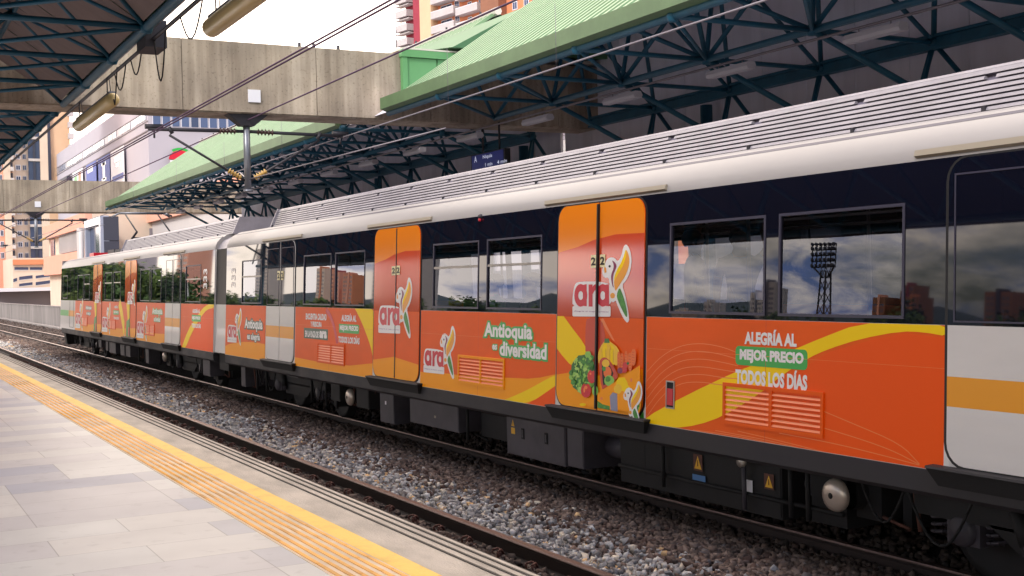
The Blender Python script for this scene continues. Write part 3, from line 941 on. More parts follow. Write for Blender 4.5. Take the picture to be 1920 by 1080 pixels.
# departure display under the far canopy
t = thing('departure_display', 'dark blue departure display hung under the far canopy', 'display', (11.0, 21.2, 4.8))
b = MB(); b.box((10.95, 20.3, 4.40), (11.07, 21.75, 4.76), M_DARKST); b.build('housing', t)
b = MB()
b.face([(10.944, 20.35, 4.42), (10.944, 21.7, 4.42), (10.944, 21.7, 4.74), (10.944, 20.35, 4.74)], M_SIGN)
b.face([(10.94, 20.9, 4.425), (10.94, 21.68, 4.425), (10.94, 21.68, 4.45), (10.94, 20.9, 4.45)], M_GREEN)
b.build('screen', t)
b = MB()
for (s, ya, yb, za, zb) in (('A', 21.58, 21.46, 4.60, 4.72), ('Niquía', 21.2, 20.8, 4.62, 4.71), ('1 min', 21.1, 20.8, 4.48, 4.55), ('4 min', 20.6, 20.2, 4.48, 4.55)):
    vs, fs, (x0, x1, y0_, y1_, _, _) = text_geo(s, .02)
    i0 = len(b.v)
    for v in vs: b.v.append((10.938, ya + (yb - ya) * (v[0] - x0) / (x1 - x0), za + (zb - za) * (v[1] - y0_) / (y1_ - y0_)))
    for f in fs: b.f.append(tuple(i0 + q for q in f)); b.m.append(b.mi(M_LED)); b.s.append(False)
b.build('lettering', t)
b = MB(); b.tube((11.0, 20.6, 4.76), (11.0, 20.6, 5.3), .02, M_DARKST); b.tube((11.0, 21.3, 4.8), (11.0, 21.3, 5.3), .02, M_DARKST); b.build('hanger', t)

# ================================================================== TRAIN
XC = 7.96
def sx(z, off=0.0): return SIDE_X + LEAN * (z - 1.0) - off
def SP(y, z, off=0.0): return (sx(z, off), y, z)
def FP(y, z, off=0.0): return (2 * XC - sx(z, off), y, z)
Z0, ZW, Z1 = 0.895, 1.876, 3.0
def side_face(b, poly, off, m):
    if len(poly) < 3: return
    ar = sum(poly[i][0] * poly[(i + 1) % len(poly)][1] - poly[(i + 1) % len(poly)][0] * poly[i][1] for i in range(len(poly)))
    b.face([SP(y, z, off) for y, z in (poly[::-1] if ar > 0 else poly)], m)      # facing out of the train
def side_prism(b, poly, o0, o1, m, far=False):
    f = FP if far else SP
    n = len(poly)
    b.face([f(y, z, o1) for y, z in poly], m)
    for i in range(n):
        p, q = poly[i], poly[(i + 1) % n]
        b.face([f(p[0], p[1], o0), f(q[0], q[1], o0), f(q[0], q[1], o1), f(p[0], p[1], o1)], m)
def rect(y0, y1, z0, z1): return [(y0, z0), (y1, z0), (y1, z1), (y0, z1)]
def rrect(y0, y1, z0, z1, r, corners=(1, 1, 1, 1), n=5):
    out = []
    for (cy, cz, a0, use, py, pz) in ((y1 - r, z0 + r, -90, corners[1], y1, z0), (y1 - r, z1 - r, 0, corners[2], y1, z1), (y0 + r, z1 - r, 90, corners[3], y0, z1), (y0 + r, z0 + r, 180, corners[0], y0, z0)):
        if not use: out.append((py, pz)); continue
        for k in range(n + 1):
            a = math.radians(a0 + 90 * k / n); out.append((cy + r * math.cos(a), cz + r * math.sin(a)))
    return out
def frame_bars(b, y0, y1, z0, z1, w, o0, o1, m):
    for p in (rect(y0, y1, z0, z0 + w), rect(y0, y1, z1 - w, z1), rect(y0, y0 + w, z0 + w, z1 - w), rect(y1 - w, y1, z0 + w, z1 - w)):
        side_prism(b, p, o0, o1, m)
def arts(b, clip, base, items, off, step=0.0006):
    side_face(b, clip, off, base)
    for i, (m, poly) in enumerate(items):
        side_face(b, clip_poly(poly, clip), off + step * (i + 1), m)
def put_text(b, s, ya, yb, za, zb, off, m, bold=0.03, bevel=0.0, grow=0.0, thick=0.0015, rot=False):
    """lettering fitted into the box from ya (left end) to yb (right end)"""
    vs, fs, e0 = text_geo(s, bold, 0.0)
    if bevel: vs, fs, _ = text_geo(s, bold, bevel)
    x0, x1, t0, t1, _, _ = e0
    i0 = len(b.v); mi_ = b.mi(m)
    zs = [v[2] for v in vs]; zr = (max(zs) - min(zs)) or 1
    for v in vs:
        fx, fz = (v[0] - x0) / (x1 - x0), (v[1] - t0) / (t1 - t0)
        if rot: fx, fz = 1 - fz, fx
        o_ = off + (thick * (v[2] - min(zs)) / zr if bevel else 0)
        b.v.append(SP(ya + (yb - ya) * fx, za + (zb - za) * fz, o_))
    for f in fs:
        b.f.append(tuple(i0 + q for q in f)); b.m.append(mi_); b.s.append(False)
def px_box(u0, u1, v0, v1):
    vm, um = (v0 + v1) / 2, (u0 + u1) / 2
    return on_side(u0, vm)[0], on_side(u1, vm)[0], on_side(um, v1)[1], on_side(um, v0)[1]
def px_text(b, s, u0, u1, v0, v1, off, m, **k):
    put_text(b, s, *px_box(u0, u1, v0, v1), off, m, **k)
def px(pts): return [on_side(u, v) for u, v in pts]

# the macaw emblem, in units of its own word's width, measured on the near door
_lc = on_side(1060 + 318 / 6, 440 + 680 / 6); _lw = on_side(1060 + 118 / 6, 440 + 680 / 6)[0] - on_side(1060 + 515 / 6, 440 + 680 / 6)[0]
def L6(pts):
    return [((p[0] - _lc[0]) / _lw, (p[1] - _lc[1]) / _lw) for p in (on_side(1060 + x / 6, 440 + y / 6) for x, y in pts)]
E_BLOB = L6(smooth_poly([(700, 102), (738, 150), (760, 235), (762, 330), (742, 430), (702, 515), (655, 565), (692, 680), (718, 820), (738, 950), (722, 988), (700, 984), (650, 905), (598, 780), (582, 735), (560, 762), (528, 748), (522, 690), (540, 650), (512, 560), (508, 482), (448, 482), (432, 430), (438, 370), (466, 325), (478, 286), (520, 252), (570, 258), (610, 305), (648, 240), (668, 140)], 1))
E_WING = L6(smooth_poly([(700, 160), (727, 210), (742, 290), (727, 380), (690, 470), (640, 545), (600, 610), (582, 640), (565, 560), (570, 470), (600, 390), (650, 310), (680, 230)], 1))
E_WING2 = L6(smooth_poly([(698, 160), (680, 230), (648, 310), (600, 390), (570, 470), (566, 530), (600, 460), (655, 375), (690, 290), (706, 210)], 1))
E_STRIPE = L6(smooth_poly([(540, 285), (576, 308), (598, 350), (580, 400), (557, 450), (552, 540), (566, 605), (545, 570), (530, 480), (540, 430), (562, 380), (562, 330)], 1))
E_EYE = L6([(517 + 13 * math.cos(a * .7854), 355 + 15 * math.sin(a * .7854)) for a in range(8)])
E_BEAK = L6([(460, 348), (478, 380), (482, 422), (460, 432), (454, 390)])
E_TAIL = L6(smooth_poly([(627, 588), (657, 650), (687, 740), (712, 850), (716, 922), (700, 926), (650, 830), (610, 740), (594, 680)], 1))
E_DOT = L6([(550 + 27 * math.cos(a * .5236), 685 + 32 * math.sin(a * .5236)) for a in range(12)])
E_TAG = L6([(112, 800), (514, 800), (527, 812), (527, 912), (516, 922), (108, 919), (97, 908), (98, 812)])
E_PLATE = L6([(120, 560), (160, 525), (520, 530), (540, 640), (530, 830), (98, 830), (98, 690)])
def _ring(cx, cy, ro, so, ri, si, a0=0, a1=2 * math.pi, n=20):
    A = [a0 + (a1 - a0) * k / n for k in range(n)]
    return (L6([(cx + ro * math.cos(a), cy + so * math.sin(a)) for a in A]), L6([(cx + ri * math.cos(a), cy + 2 + si * math.sin(a)) for a in A]))
E_WORD = [(_ring(192, 682, 73, 128, 28, 50), [L6([(216, 565), (258, 555), (260, 805), (216, 800)])]),
          (_ring(440, 682, 70, 128, 28, 50), [L6([(464, 565), (510, 555), (512, 805), (464, 800)])]),
          (([], []), [L6([(281, 560), (325, 560), (325, 808), (281, 808)]), L6(smooth_poly([(320, 610), (330, 575), (362, 552), (398, 560), (398, 610), (360, 615), (340, 640), (322, 680)], 1))])]
def emblem(parent, cy, cz, w, off, wz=1.0, word=True):
    b = MB()
    T = lambda P: [(cy + y * w, cz + z * w * wz) for y, z in P]
    hw = 0.5 * w
    th = 0.33 * w * wz
    st = .0005
    side_face(b, T(E_BLOB), off, M_TEXT)
    if word:
        side_face(b, T(smooth_poly(E_PLATE, 2)), off + st, M_TEXT)
        side_face(b, T(E_TAG), off + st * 2, M_TEXT)
    for i, (P, m) in enumerate(((E_WING, M_WORANGE), (E_WING2, M_YELLOW), (E_STRIPE, M_MAROON), (E_EYE, M_GASKET), (E_BEAK, M_WORANGE), (E_TAIL, M_LEAF), (E_DOT, M_WORANGE))):
        side_face(b, T(P), off + st * (3 + .2 * i), m)
    if word:
        for ring, bars in E_WORD:
            for i in range(len(ring[0])):
                j = (i + 1) % len(ring[0])
                side_face(b, T([ring[0][i], ring[0][j], ring[1][j], ring[1][i]]), off + st * 5, M_RED)
            for bar in bars: side_face(b, T(bar), off + st * 5.3, M_RED)
        ta = [y for y, z in E_TAG]; tz = [z for y, z in E_TAG]
        put_text(b, 'Alegría al mejor precio', cy + (max(ta) - .05) * w, cy + (min(ta) + .05) * w, cz + (min(tz) + .07) * w * wz, cz + (max(tz) - .08) * w * wz, off + st * 5, M_PURPLE, bold=0.01)
    return b.build('emblem', parent)

def vent(parent, y0, y1, z0, z1, m_frame, m_slat, n=7):
    b = MB()
    side_face(b, rect(y0 + .02, y1 - .02, z0 + .02, z1 - .02), .0015, M_GASKET)
    frame_bars(b, y0, y1, z0, z1, .03, 0, .016, m_frame)
    ym = (y0 + y1) / 2
    side_prism(b, rect(ym - .018, ym + .018, z0 + .03, z1 - .03), 0, .015, m_frame)
    h = (z1 - z0 - .06) / n
    for a, c in ((y0 + .03, ym - .018), (ym + .018, y1 - .03)):
        for k in range(n):
            za = z0 + .03 + k * h + h * .10
            zt = za + h * .42
            b.face([SP(a, za, .016), SP(c, za, .016), SP(c, zt, .003), SP(a, zt, .003)], m_slat)
            b.face([SP(a, za, .016), SP(c, za, .016), SP(c, za, .002), SP(a, za, .002)], m_slat)
    return b.build('vent_grille', parent)

def door(car, yc, kind, half=0.78, full=True):
    y0, y1 = yc - half, yc + half
    zt, zb = 2.985, 0.945
    b = MB()
    side_prism(b, rrect(y0 - .03, y1 + .03, zb - .02, zt + .015, .17), -.03, .004, M_GASKET)
    if kind == 'white':
        side_prism(b, rect(y0 - .09, y0 - .03, Z0, ZW), -.01, .0025, M_PAINT)
    b.build('door_seal', car)
    leaves = []
    for (a, c, cor) in ((y0, yc - .012, (1, 0, 0, 1)), (yc + .012, y1, (0, 1, 1, 0))):
        poly = rrect(a, c, zb, zt, .15, cor)
        b = MB()
        side_prism(b, poly, .004, .012, M_PAINT if kind == 'white' else M_ORANGE)
        if kind == 'white':
            arts(b, clip_poly(poly, rect(a, c, zb, ZW)), M_PAINT, [(M_STRIPE, rect(a, c, 1.335, 1.535))], .0128)
            side_face(b, clip_poly(poly, rect(a, c, ZW, zt)), .0128, M_BAND)
        o = b.build('door_leaf', car)
        leaves.append((o, poly, a, c))
        b = MB()
        if kind == 'white':
            frame_bars(b, a + .05, c - .05, ZW + .02, zt - .10, .012, .013, .017, M_FRAME)
            b.build('window_frame', o)
    # step below
    b = MB()
    b.hexa([SP(y0 - .05, .80, .00), SP(y0 - .05, .80, .03), SP(y1 + .05, .80, .03), SP(y1 + .05, .80, .00), SP(y0 - .12, .93, .00), SP(y0 - .12, .915, .075), SP(y1 + .12, .915, .075), SP(y1 + .12, .93, .00)], M_BLACK)
    b.hexa([SP(y0 - .12, .918, .0), SP(y0 - .12, .918, .085), SP(y1 + .12, .918, .085), SP(y1 + .12, .918, .0), SP(y0 - .12, .936, .0), SP(y0 - .12, .933, .08), SP(y1 + .12, .933, .08), SP(y1 + .12, .936, .0)], M_SKIRT)
    b.build('door_step', car)
    # drip strip above
    b = MB()
    b.hexa([(6.43, y0 - .32, 3.035), (6.45, y0 - .32, 3.02), (6.45, y1 + .30, 3.02), (6.43, y1 + .30, 3.035), (6.44, y0 - .32, 3.075), (6.47, y0 - .32, 3.075), (6.47, y1 + .30, 3.075), (6.44, y1 + .30, 3.075)], M_GUTTER)
    b.build('drip_strip', car)
    return leaves

def window(car, y0, y1, z0, z1, hopper=False):
    b = MB()
    frame_bars(b, y0 - .02, y1 + .02, z0 - .02, z1 + .02, .022, -.03, .006, M_FRAME)
    if hopper: side_prism(b, rect(y0, y1, z1 - .30, z1 - .272), -.02, .004, M_STEEL)
    fr = b.build('window_frame', car)
    b = MB()
    ty, tz = random.uniform(-.003, .003), random.uniform(-.004, .004)
    b.face([SP(y, z, -.007 + ty * (y - y0) + tz * (z - z0)) for y, z in rect(y0, y1, z0, z1)[::-1]], M_GLASS); b.build('pane', fr)      # each pane sits a hair differently in its rubber

def band(b, ya, yb, holes, far=False):
    """dark window band from ya to yb with openings"""
    f = FP if far else SP
    def q(y0, y1, z0, z1):
        if y1 - y0 > .002 and z1 - z0 > .002: b.face([f(y0, z1), f(y1, z1), f(y1, z0), f(y0, z0)], M_BAND)
    y = ya
    for (h0, h1, hz0, hz1) in sorted(holes):
        q(y, h0, ZW, Z1); q(h0, h1, ZW, hz0); q(h0, h1, hz1, Z1); y = h1
    q(y, yb, ZW, Z1)

ROOFPROF = [(6.452, 3.0), (6.462, 3.07), (6.50, 3.15), (6.555, 3.215), (6.60, 3.25), (6.62, 3.262), (6.64, 3.258), (6.66, 3.275), (6.70, 3.30), (6.75, 3.315)]
def car_shell(car, ya, yb, holes, floor=1.0):
    b = MB()
    # side backing, end walls
    for f in (SP, FP):
        b.face([f(ya, .86), f(yb, .86), f(yb, ZW), f(ya, ZW)], M_PAINT if f is SP else M_ORANGE)
    for y in (ya, yb):
        b.face([SP(y, .86), FP(y, .86), FP(y, Z1), SP(y, Z1)], M_PAINT)
    b.build('body', car)
    for far in (False, True):
        b = MB(); band(b, ya, yb, holes, far); b.build('window_band', car)
    b = MB()
    pr = ROOFPROF + [(2 * XC - x, z) for x, z in ROOFPROF[::-1]]
    i = len(pr)
    b.sweep(pr, ya, yb, M_ROOF, closed=False, smooth=True)
    for y in (ya, yb): b.face([(x, y, z) for x, z in pr], M_ROOF)
    b.build('roof', car)
    b = MB()
    b.sweep([(6.592, 3.246), (6.604, 3.236), (6.632, 3.258), (6.618, 3.268)], ya + .02, yb - .02, M_FRAME)
    b.build('roof_seam', car)
    b = MB()
    b.face([(6.5, ya + .02, floor), (9.4, ya + .02, floor), (9.4, yb - .02, floor), (6.5, yb - .02, floor)], M_INTERIOR)
    b.face([(6.5, ya + .02, 2.97), (9.4, ya + .02, 2.97), (9.4, yb - .02, 2.97), (6.5, yb - .02, 2.97)], M_INTERIOR)
    y = ya + 2.2
    while y < yb - 2:
        for x in (7.2, 8.7): b.tube((x, y, floor), (x, y, 2.95), .018, M_STEEL, 6)
        y += 2.55
    for x in (7.2, 8.7): b.tube((x, ya + .3, 2.72), (x, yb - .3, 2.72), .016, M_STEEL, 6)
    b.build('interior', car)

def seats(car, ranges):
    for (y0, y1) in ranges:
        for side in (0, 1):
            b = MB()
            f = (lambda x: x) if side == 0 else (lambda x: 2 * XC - x)
            for (x0, x1, z0, z1) in ((6.52, 6.98, 1.38, 1.45), (6.50, 6.57, 1.45, 1.88), (6.52, 6.9, 1.0, 1.38)):
                xa, xb = sorted((f(x0), f(x1)))
                b.box((xa, y0, z0), (xb, y1, z1), M_SEAT)
            b.build('bench_seat', car)

def louvres(car, ya, yb, panel=1.26):
    """sloping slatted roof fairing, panel after panel"""
    n = max(1, int(round((yb - ya) / panel))); p = (yb - ya) / n
    A, B = Vector((6.79, 0, 3.325)), Vector((6.93, 0, 3.635))
    for mirror in (False, True):
        g = (lambda x: 2 * XC - x) if mirror else (lambda x: x)
        b = MB()
        y0, y1 = ya, ya + p
        b.face([(g(A.x + .03), y0, A.z), (g(A.x + .03), y1, A.z), (g(B.x + .03), y1, B.z), (g(B.x + .03), y0, B.z)], M_LOUVRE_DK)
        for k in range(8):
            f0, f1 = k / 8 + .012, k / 8 + (.080 if k < 7 else .118)
            P0, P1 = A.lerp(B, f0), A.lerp(B, f1)
            e0, e1 = (y0 + .05, y1 - .05) if k == 6 else (y0, y1)
            if k == 7: e0, e1 = y0, y1
            b.hexa([(g(P0.x - .012), e0, P0.z - .004), (g(P0.x + .03), e0, P0.z), (g(P0.x + .03), e1, P0.z), (g(P0.x - .012), e1, P0.z - .004),
                    (g(P1.x - .006), e0, P1.z), (g(P1.x + .03), e0, P1.z), (g(P1.x + .03), e1, P1.z), (g(P1.x - .006), e1, P1.z)], M_LOUVRE)
        b.box((min(g(A.x - .02), g(A.x + .03)), y1 - .05, A.z - .01), (max(g(A.x - .02), g(A.x + .03)), y1 - .02, A.z + .03), M_DARKST)
        pr = b.build('louvre_panel', car)
        for i in range(1, n):
            c = pr.copy(); COL.objects.link(c); c.parent = car; c.location = (0, i * p, 0)
    b = MB()
    b.sweep([(B.x - .01, 3.63), (B.x + .05, 3.66), (2 * XC - B.x - .05, 3.66), (2 * XC - B.x + .01, 3.63)], ya, yb, M_LOUVRE)
    for y in (ya, yb):
        b.hexa([(6.74, y - .02, 3.31), (2 * XC - 6.74, y - .02, 3.31), (2 * XC - 6.74, y + .02, 3.31), (6.74, y + .02, 3.31), (6.90, y - .02, 3.66), (2 * XC - 6.90, y - .02, 3.66), (2 * XC - 6.90, y + .02, 3.66), (6.90, y + .02, 3.66)], M_LOUVRE)
    b.build('roof_fairing', car)

def bogie(car, yc):
    b = MB()
    for sgn in (1, -1):
        g = (lambda x: x) if sgn == 1 else (lambda x: 2 * XC - x)
        def bx(x0, x1, y0, y1, z0, z1, m):
            a, c = sorted((g(x0), g(x1))); b.box((a, y0, z0), (c, y1, z1), m)
        b.hexa([(g(6.66), yc - 1.5, .50), (g(6.86), yc - 1.5, .50), (g(6.86), yc + 1.5, .50), (g(6.66), yc + 1.5, .50), (g(6.66), yc - 1.5, .64), (g(6.86), yc - 1.5, .64), (g(6.86), yc + 1.5, .64), (g(6.66), yc + 1.5, .64)], M_UNDER)
        b.hexa([(g(6.66), yc - .55, .32), (g(6.86), yc - .55, .32), (g(6.86), yc + .55, .32), (g(6.66), yc + .55, .32), (g(6.66), yc - .85, .52), (g(6.86), yc - .85, .52), (g(6.86), yc + .85, .52), (g(6.66), yc + .85, .52)], M_UNDER)
        bx(6.6, 6.9, yc - .30, yc + .30, .64, .72, M_BOX)
    b.box((6.9, yc - .25, .35), (9.0, yc + .25, .6), M_UNDER)
    bo = b.build('bogie', car)
    for dy in (-1.1, 1.1):
        b = MB()
        for x, d in ((7.08, 1), (8.84, -1)):
            b.lathe((x - .0, yc + dy, .43), (d, 0, 0), [(0, 0), (0, .09), (.01, .10), (.02, .33), (0, .36), (0, .43), (.10, .43), (.11, .455), (.13, .455), (.13, .1)], M_UNDER, 28)
        b.tube((7.1, yc + dy, .43), (8.8, yc + dy, .43), .08, M_UNDER, 10)
        b.build('wheelset', bo)
        b = MB()
        b.box((6.70, yc + dy - .14, .33), (6.84, yc + dy + .14, .53), M_BOX)
        b.lathe((6.72, yc + dy, .43), (-1, 0, 0), [(0, .115), (.05, .11), (.07, .09), (.075, 0)], M_BOX, 16)
        b.build('axle_box', bo)
        for s in (-1, 1):
            b = MB()
            c = Vector((6.76, yc + dy + s * .24, .36)); prev = None
            for k in range(41):
                a = k / 40 * 2 * math.pi * 5
                q = c + Vector((.065 * math.cos(a), .065 * math.sin(a), .26 * k / 40))
                if prev: b.tube(prev, q, .013, M_BOX, 5, cap=False)
                prev = q
            b.build('spring', bo)
    b = MB(); b.tube((6.62, yc + .5, .38), (6.62, yc + .62, .72), .035, M_BOX, 8); b.tube((6.62, yc + .52, .44), (6.62, yc + .60, .66), .048, M_UNDER, 8); b.build('damper', bo)
    for (a, c, dz) in ((yc + .9, yc + 1.5, .38), (yc + 1.5, yc + 1.95, .30), (yc - 1.6, yc - 1.05, .36)):
        b = MB(); b.path([(6.58, a + (c - a) * k / 10, .70 - dz * math.sin(math.pi * k / 10)) for k in range(11)], .011, M_UNDER, 5); b.build('hose', bo)

def skirt(car, ya, yb):
    b = MB()
    b.sweep([(6.375, .72), (6.355, .735), (6.352, .892), (6.40, .894), (6.46, .88), (6.46, .70), (6.40, .70)], ya, yb, M_SKIRT)
    b.sweep([(2 * XC - 6.375, .72), (2 * XC - 6.355, .735), (2 * XC - 6.352, .892), (2 * XC - 6.46, .88), (2 * XC - 6.46, .70)], ya, yb, M_SKIRT)
    b.box((6.47, ya + .02, .74), (2 * XC - 6.47, yb - .02, .86), M_UNDER)
    b.build('skirt', car)
def ebox(car, y0, y1, z0, z1, m, handles=0, x0=6.50, x1=7.3, name='equipment_box'):
    b = MB()
    b.box((x0, y0, z0), (x1, y1, z1), m)
    b.box((x0 - .006, y0 + .015, z0 + .02), (x0 - .0005, y1 - .015, z1 - .02), m)
    for k in range(handles):
        yy = y0 + (y1 - y0) * (k + .75) / (handles + .5)
        b.box((x0 - .014, yy - .03, z0 + .20), (x0 - .0062, yy + .03, z0 + .32), M_BLACK)
        b.box((x0 - .018, yy - .012, z0 + .22), (x0 - .0142, yy + .012, z0 + .30), M_BOX)
    return b.build(name, car)
def sticker(b, y, z, w, h, m, x=6.485, tri=True, bg=None):
    b.face([(x, y - w / 2, z - h / 2), (x, y + w / 2, z - h / 2), (x, y + w / 2, z + h / 2), (x, y - w / 2, z + h / 2)], bg or m)
    if tri:
        b.face([(x - .001, y - w * .4, z - h * .38), (x - .001, y + w * .4, z - h * .38), (x - .001, y, z + h * .4)], m)
        b.face([(x - .002, y - w * .05, z - h * .22), (x - .002, y + w * .05, z - h * .22), (x - .002, y + w * .03, z + h * .16), (x - .002, y - w * .03, z + h * .16)], M_BLACK)
def disc(car, y, z, r):
    b = MB()
    b.lathe((6.62, y, z), (-1, 0, 0), [(.05, r * .98), (.06, r), (.075, r * .985), (.10, r * .9), (.118, r * .6), (.124, r * .2), (.124, 0)], M_DISC, 28)
    b.lathe((6.67, y, z), (1, 0, 0), [(0, r * .97), (.9, r * .97), (.95, 0)], M_UNDER, 20)
    b.lathe((6.50, y, z), (-1, 0, 0), [(0, .024), (.006, .024), (.006, 0)], M_BLACK, 10)
    b.build('air_tank', car)

# ------------------------------------------------------------------ second car (the near one)
Y2A, Y2B = 1.37, 23.66
car2 = thing('metro_car', 'orange wrapped metro car nearest the camera with vegetable print and slogans', 'train car', (XC, Y2A, 0), 'coupled metro cars')
D2 = [4.89, 9.99, 15.06, 20.16]
def wins(pxs, zt=2.70): return [(on_side(b_, 540)[0], on_side(a_, 540)[0], 1.93, zt) for a_, b_ in pxs]
W2 = wins([(1258, 1432), (1463, 1692), (813, 896), (914, 1014), (570, 620), (629, 683), (454, 490)])
W2 += [(1.9, 2.6, 1.93, 2.70)]
car_shell(car2, Y2A, Y2B, W2)
for i, w in enumerate(W2): window(car2, *w, hopper=i in (2, 3, 6))
seats(car2, [(6.0, 8.9), (11.1, 13.9), (16.2, 19.0)])
skirt(car2, Y2A, Y2B)
louvres(car2, 2.0, 21.75)

P2 = MB()
def panel(car, ya, yb, base, items, off=.003):
    b = MB()
    arts(b, rect(ya, yb, Z0 + .002, ZW - .002), base, items, off)
    side_face(b, rect(ya, yb, 1.582, 1.585), off + .0026, M_LINE)
    side_face(b, rect(ya + (yb - ya) * .52, ya + (yb - ya) * .52 + .004, Z0 + .002, ZW - .002), off + .0026, M_BAG)
    return b.build('side_panel', car)
# between the first and second door
pa = panel(car2, 5.70, 9.17, M_ORANGE, [
    (M_ORANGE2, px([(1500, 900), (1460, 720), (1555, 660), (1640, 636), (1700, 625), (1780, 634), (1790, 900)])),
    (M_YELLOW, px(smooth_poly([(1775, 609), (1700, 603), (1610, 607), (1540, 634), (1490, 655), (1420, 682), (1382, 696), (1285, 742), (1208, 784), (1208, 796), (1262, 803), (1310, 797), (1357, 780), (1420, 742), (1465, 705), (1515, 672), (1552, 655), (1615, 635), (1690, 621), (1735, 623), (1778, 631)], 1)))])
b = MB()
for k in range(6):
    pts = smooth_poly([(1211, 700 + k * 17), (1240, 668 + k * 15), (1275, 648 + k * 14), (1315, 643 + k * 14.5), (1355, 650 + k * 14.5), (1385, 662 + k * 12)], 2, False)
    Lp, Rp = ribbon(px([(u, v) for u, v in pts]), .007)
    for i in range(len(Lp) - 1): side_face(b, clip_poly([Lp[i], Lp[i + 1], Rp[i + 1], Rp[i]], rect(5.71, 9.16, Z0 + .004, ZW - .004)), .0052, M_LINE)
for k in range(6):
    pts = smooth_poly([(1300 + k * 42, 806 + k * 1), (1390 + k * 40, 818 + k * 5), (1480 + k * 38, 838 + k * 6), (1560 + k * 34, 862 + k * 3)] if k < 3 else [(1462 + (k - 3) * 38, 812 - (k - 3) * 22), (1560 + (k - 3) * 20, 830 - (k - 3) * 18), (1650 + (k - 3) * 20, 852 - (k - 3) * 10), (1725, 872 - (k - 3) * 1)], 2, False)
    Lp, Rp = ribbon(px([(u, v) for u, v in pts]), .007)
    for i in range(len(Lp) - 1): side_face(b, clip_poly([Lp[i], Lp[i + 1], Rp[i + 1], Rp[i]], rect(5.71, 9.16, Z0 + .004, ZW - .004)), .0052, M_LINE)
b.build('curved_lines', pa)
b = MB()
px_text(b, 'ALEGRÍA AL', 1397, 1495, 618, 648, .0065, M_TEXT, bold=.05)
ya, yb, za, zb = px_box(1380, 1515, 652, 689)
side_face(b, rrect(yb, ya, za, zb, .04), .0055, M_GREEN)
px_text(b, 'MEJOR PRECIO', 1388, 1508, 657.5, 684, .0065, M_TEXT, bold=.055)
px_text(b, 'TODOS LOS DÍAS', 1380, 1515, 691, 726, .0065, M_TEXT, bold=.05)
b.build('lettering', pa)
ya, yb, za, zb = px_box(1357, 1546, 726, 808)
vent(pa, yb, ya, za, zb, M_ORANGE, M_SLAT)
b = MB()   # emergency handle recess
ya, yb, za, zb = px_box(1250, 1266, 714, 766)
frame_bars(b, yb, ya, za, zb, .012, 0, .012, M_STEEL); side_face(b, rect(yb, ya, za, zb), .006, M_BLACK)
side_prism(b, rect(yb + .02, ya - .02, za + .03, zb - .07), .006, .014, M_REDLAMP)
b.build('emergency_handle', pa)
# white strip beside the nearest door
b = MB(); side_face(b, rect(5.68, 5.70, Z0, ZW), .0025, M_PAINT); side_face(b, [(5.70, .895), (5.64, .895), (5.66, 1.05), (5.70, 1.12)], .0035, M_PAINT); b.build('white_corner', car2)
# between the second and third door
pb = panel(car2, 10.81, 14.24, M_ORANGE, [
    (M_AMBER, px([(780, 697), (820, 698), (860, 703), (905, 706), (947, 708), (990, 710), (1013, 708), (1050, 700), (1060, 790), (780, 740)])),
    (M_YELLOW, px(smooth_poly([(1052, 699), (1027, 710), (997, 727), (970, 740), (940, 752), (960, 760), (1000, 752), (1022, 737), (1052, 716)], 1))),
    (M_ORANGE2, px(smooth_poly([(1058, 712), (1022, 738), (1000, 752), (975, 762), (1000, 790), (1060, 790)], 1)))])
emblem(pb, on_side(815, 672)[0], on_side(815, 672)[1], on_side(797, 672)[0] - on_side(833, 672)[0], .0045, 1.0)
b = MB()
def outlined(b, s, u0, u1, v0, v1, m_out, bev=.10, bold=.036):
    px_text(b, s, u0, u1, v0, v1, .0050, m_out, bold=bold, bevel=bev)
    px_text(b, s, u0, u1, v0, v1, .0072, M_TEXT, bold=bold)
outlined(b, 'Antioquia', 909, 999, 606, 642, M_GREEN)
outlined(b, 'diversidad', 938, 1026, 643, 671, M_GREEN)
outlined(b, 'es', 924, 933, 646, 656, M_GREEN)
b.build('lettering', pb)
ya, yb, za, zb = px_box(860, 947, 669, 724)
vent(pb, yb, ya, za, zb, M_AMBER, M_SLAT)
# between the third and fourth door
pc = panel(car2, 15.88, 19.33, M_ORANGE, [
    (M_AMBER, px([(545, 668), (609, 681), (656, 685.5), (702, 681), (712, 681), (712, 730), (545, 700)])),
    (M_YELLOW, px(smooth_poly([(660, 570), (667, 580), (680, 607), (692, 639), (698, 660), (703, 690), (712, 690), (710, 600), (696, 575)], 1)))])
b = MB()
Lp, Rp = ribbon(px(smooth_poly([(612, 580), (622, 596), (629, 620), (633, 645)], 2, False)), .085)
for i in range(len(Lp) - 1): side_face(b, [Lp[i], Lp[i + 1], Rp[i + 1], Rp[i]], .0052, M_RED)
b.build('curved_lines', pc)
b = MB()
px_text(b, 'ENCUENTRA CALIDAD', 574, 613, 588, 600, .0065, M_TEXT, bold=.05)
px_text(b, 'Y FRESCURA', 583, 604, 603, 613, .0065, M_TEXT, bold=.05)
ya, yb, za, zb = px_box(570.5, 615.5, 616, 636); side_face(b, rect(yb, ya, za, zb), .0055, M_DGREEN)
px_text(b, 'EN LA PLAZA DE', 573, 598, 620.5, 632.5, .0065, M_TEXT, bold=.05)
px_text(b, 'ara', 599.5, 613.5, 620.5, 634.5, .0065, M_TEXT, bold=.07)
px_text(b, 'ALEGRÍA AL', 641, 669, 588, 603, .0065, M_TEXT, bold=.05)
ya, yb, za, zb = px_box(636, 674, 608, 625); side_face(b, rrect(yb, ya, za, zb, .03), .0055, M_GREEN)
px_text(b, 'MEJOR PRECIO', 638, 672.5, 610.5, 622.5, .0065, M_TEXT, bold=.05)
px_text(b, 'TODOS LOS DÍAS', 635, 675, 629, 644, .0065, M_TEXT, bold=.05)
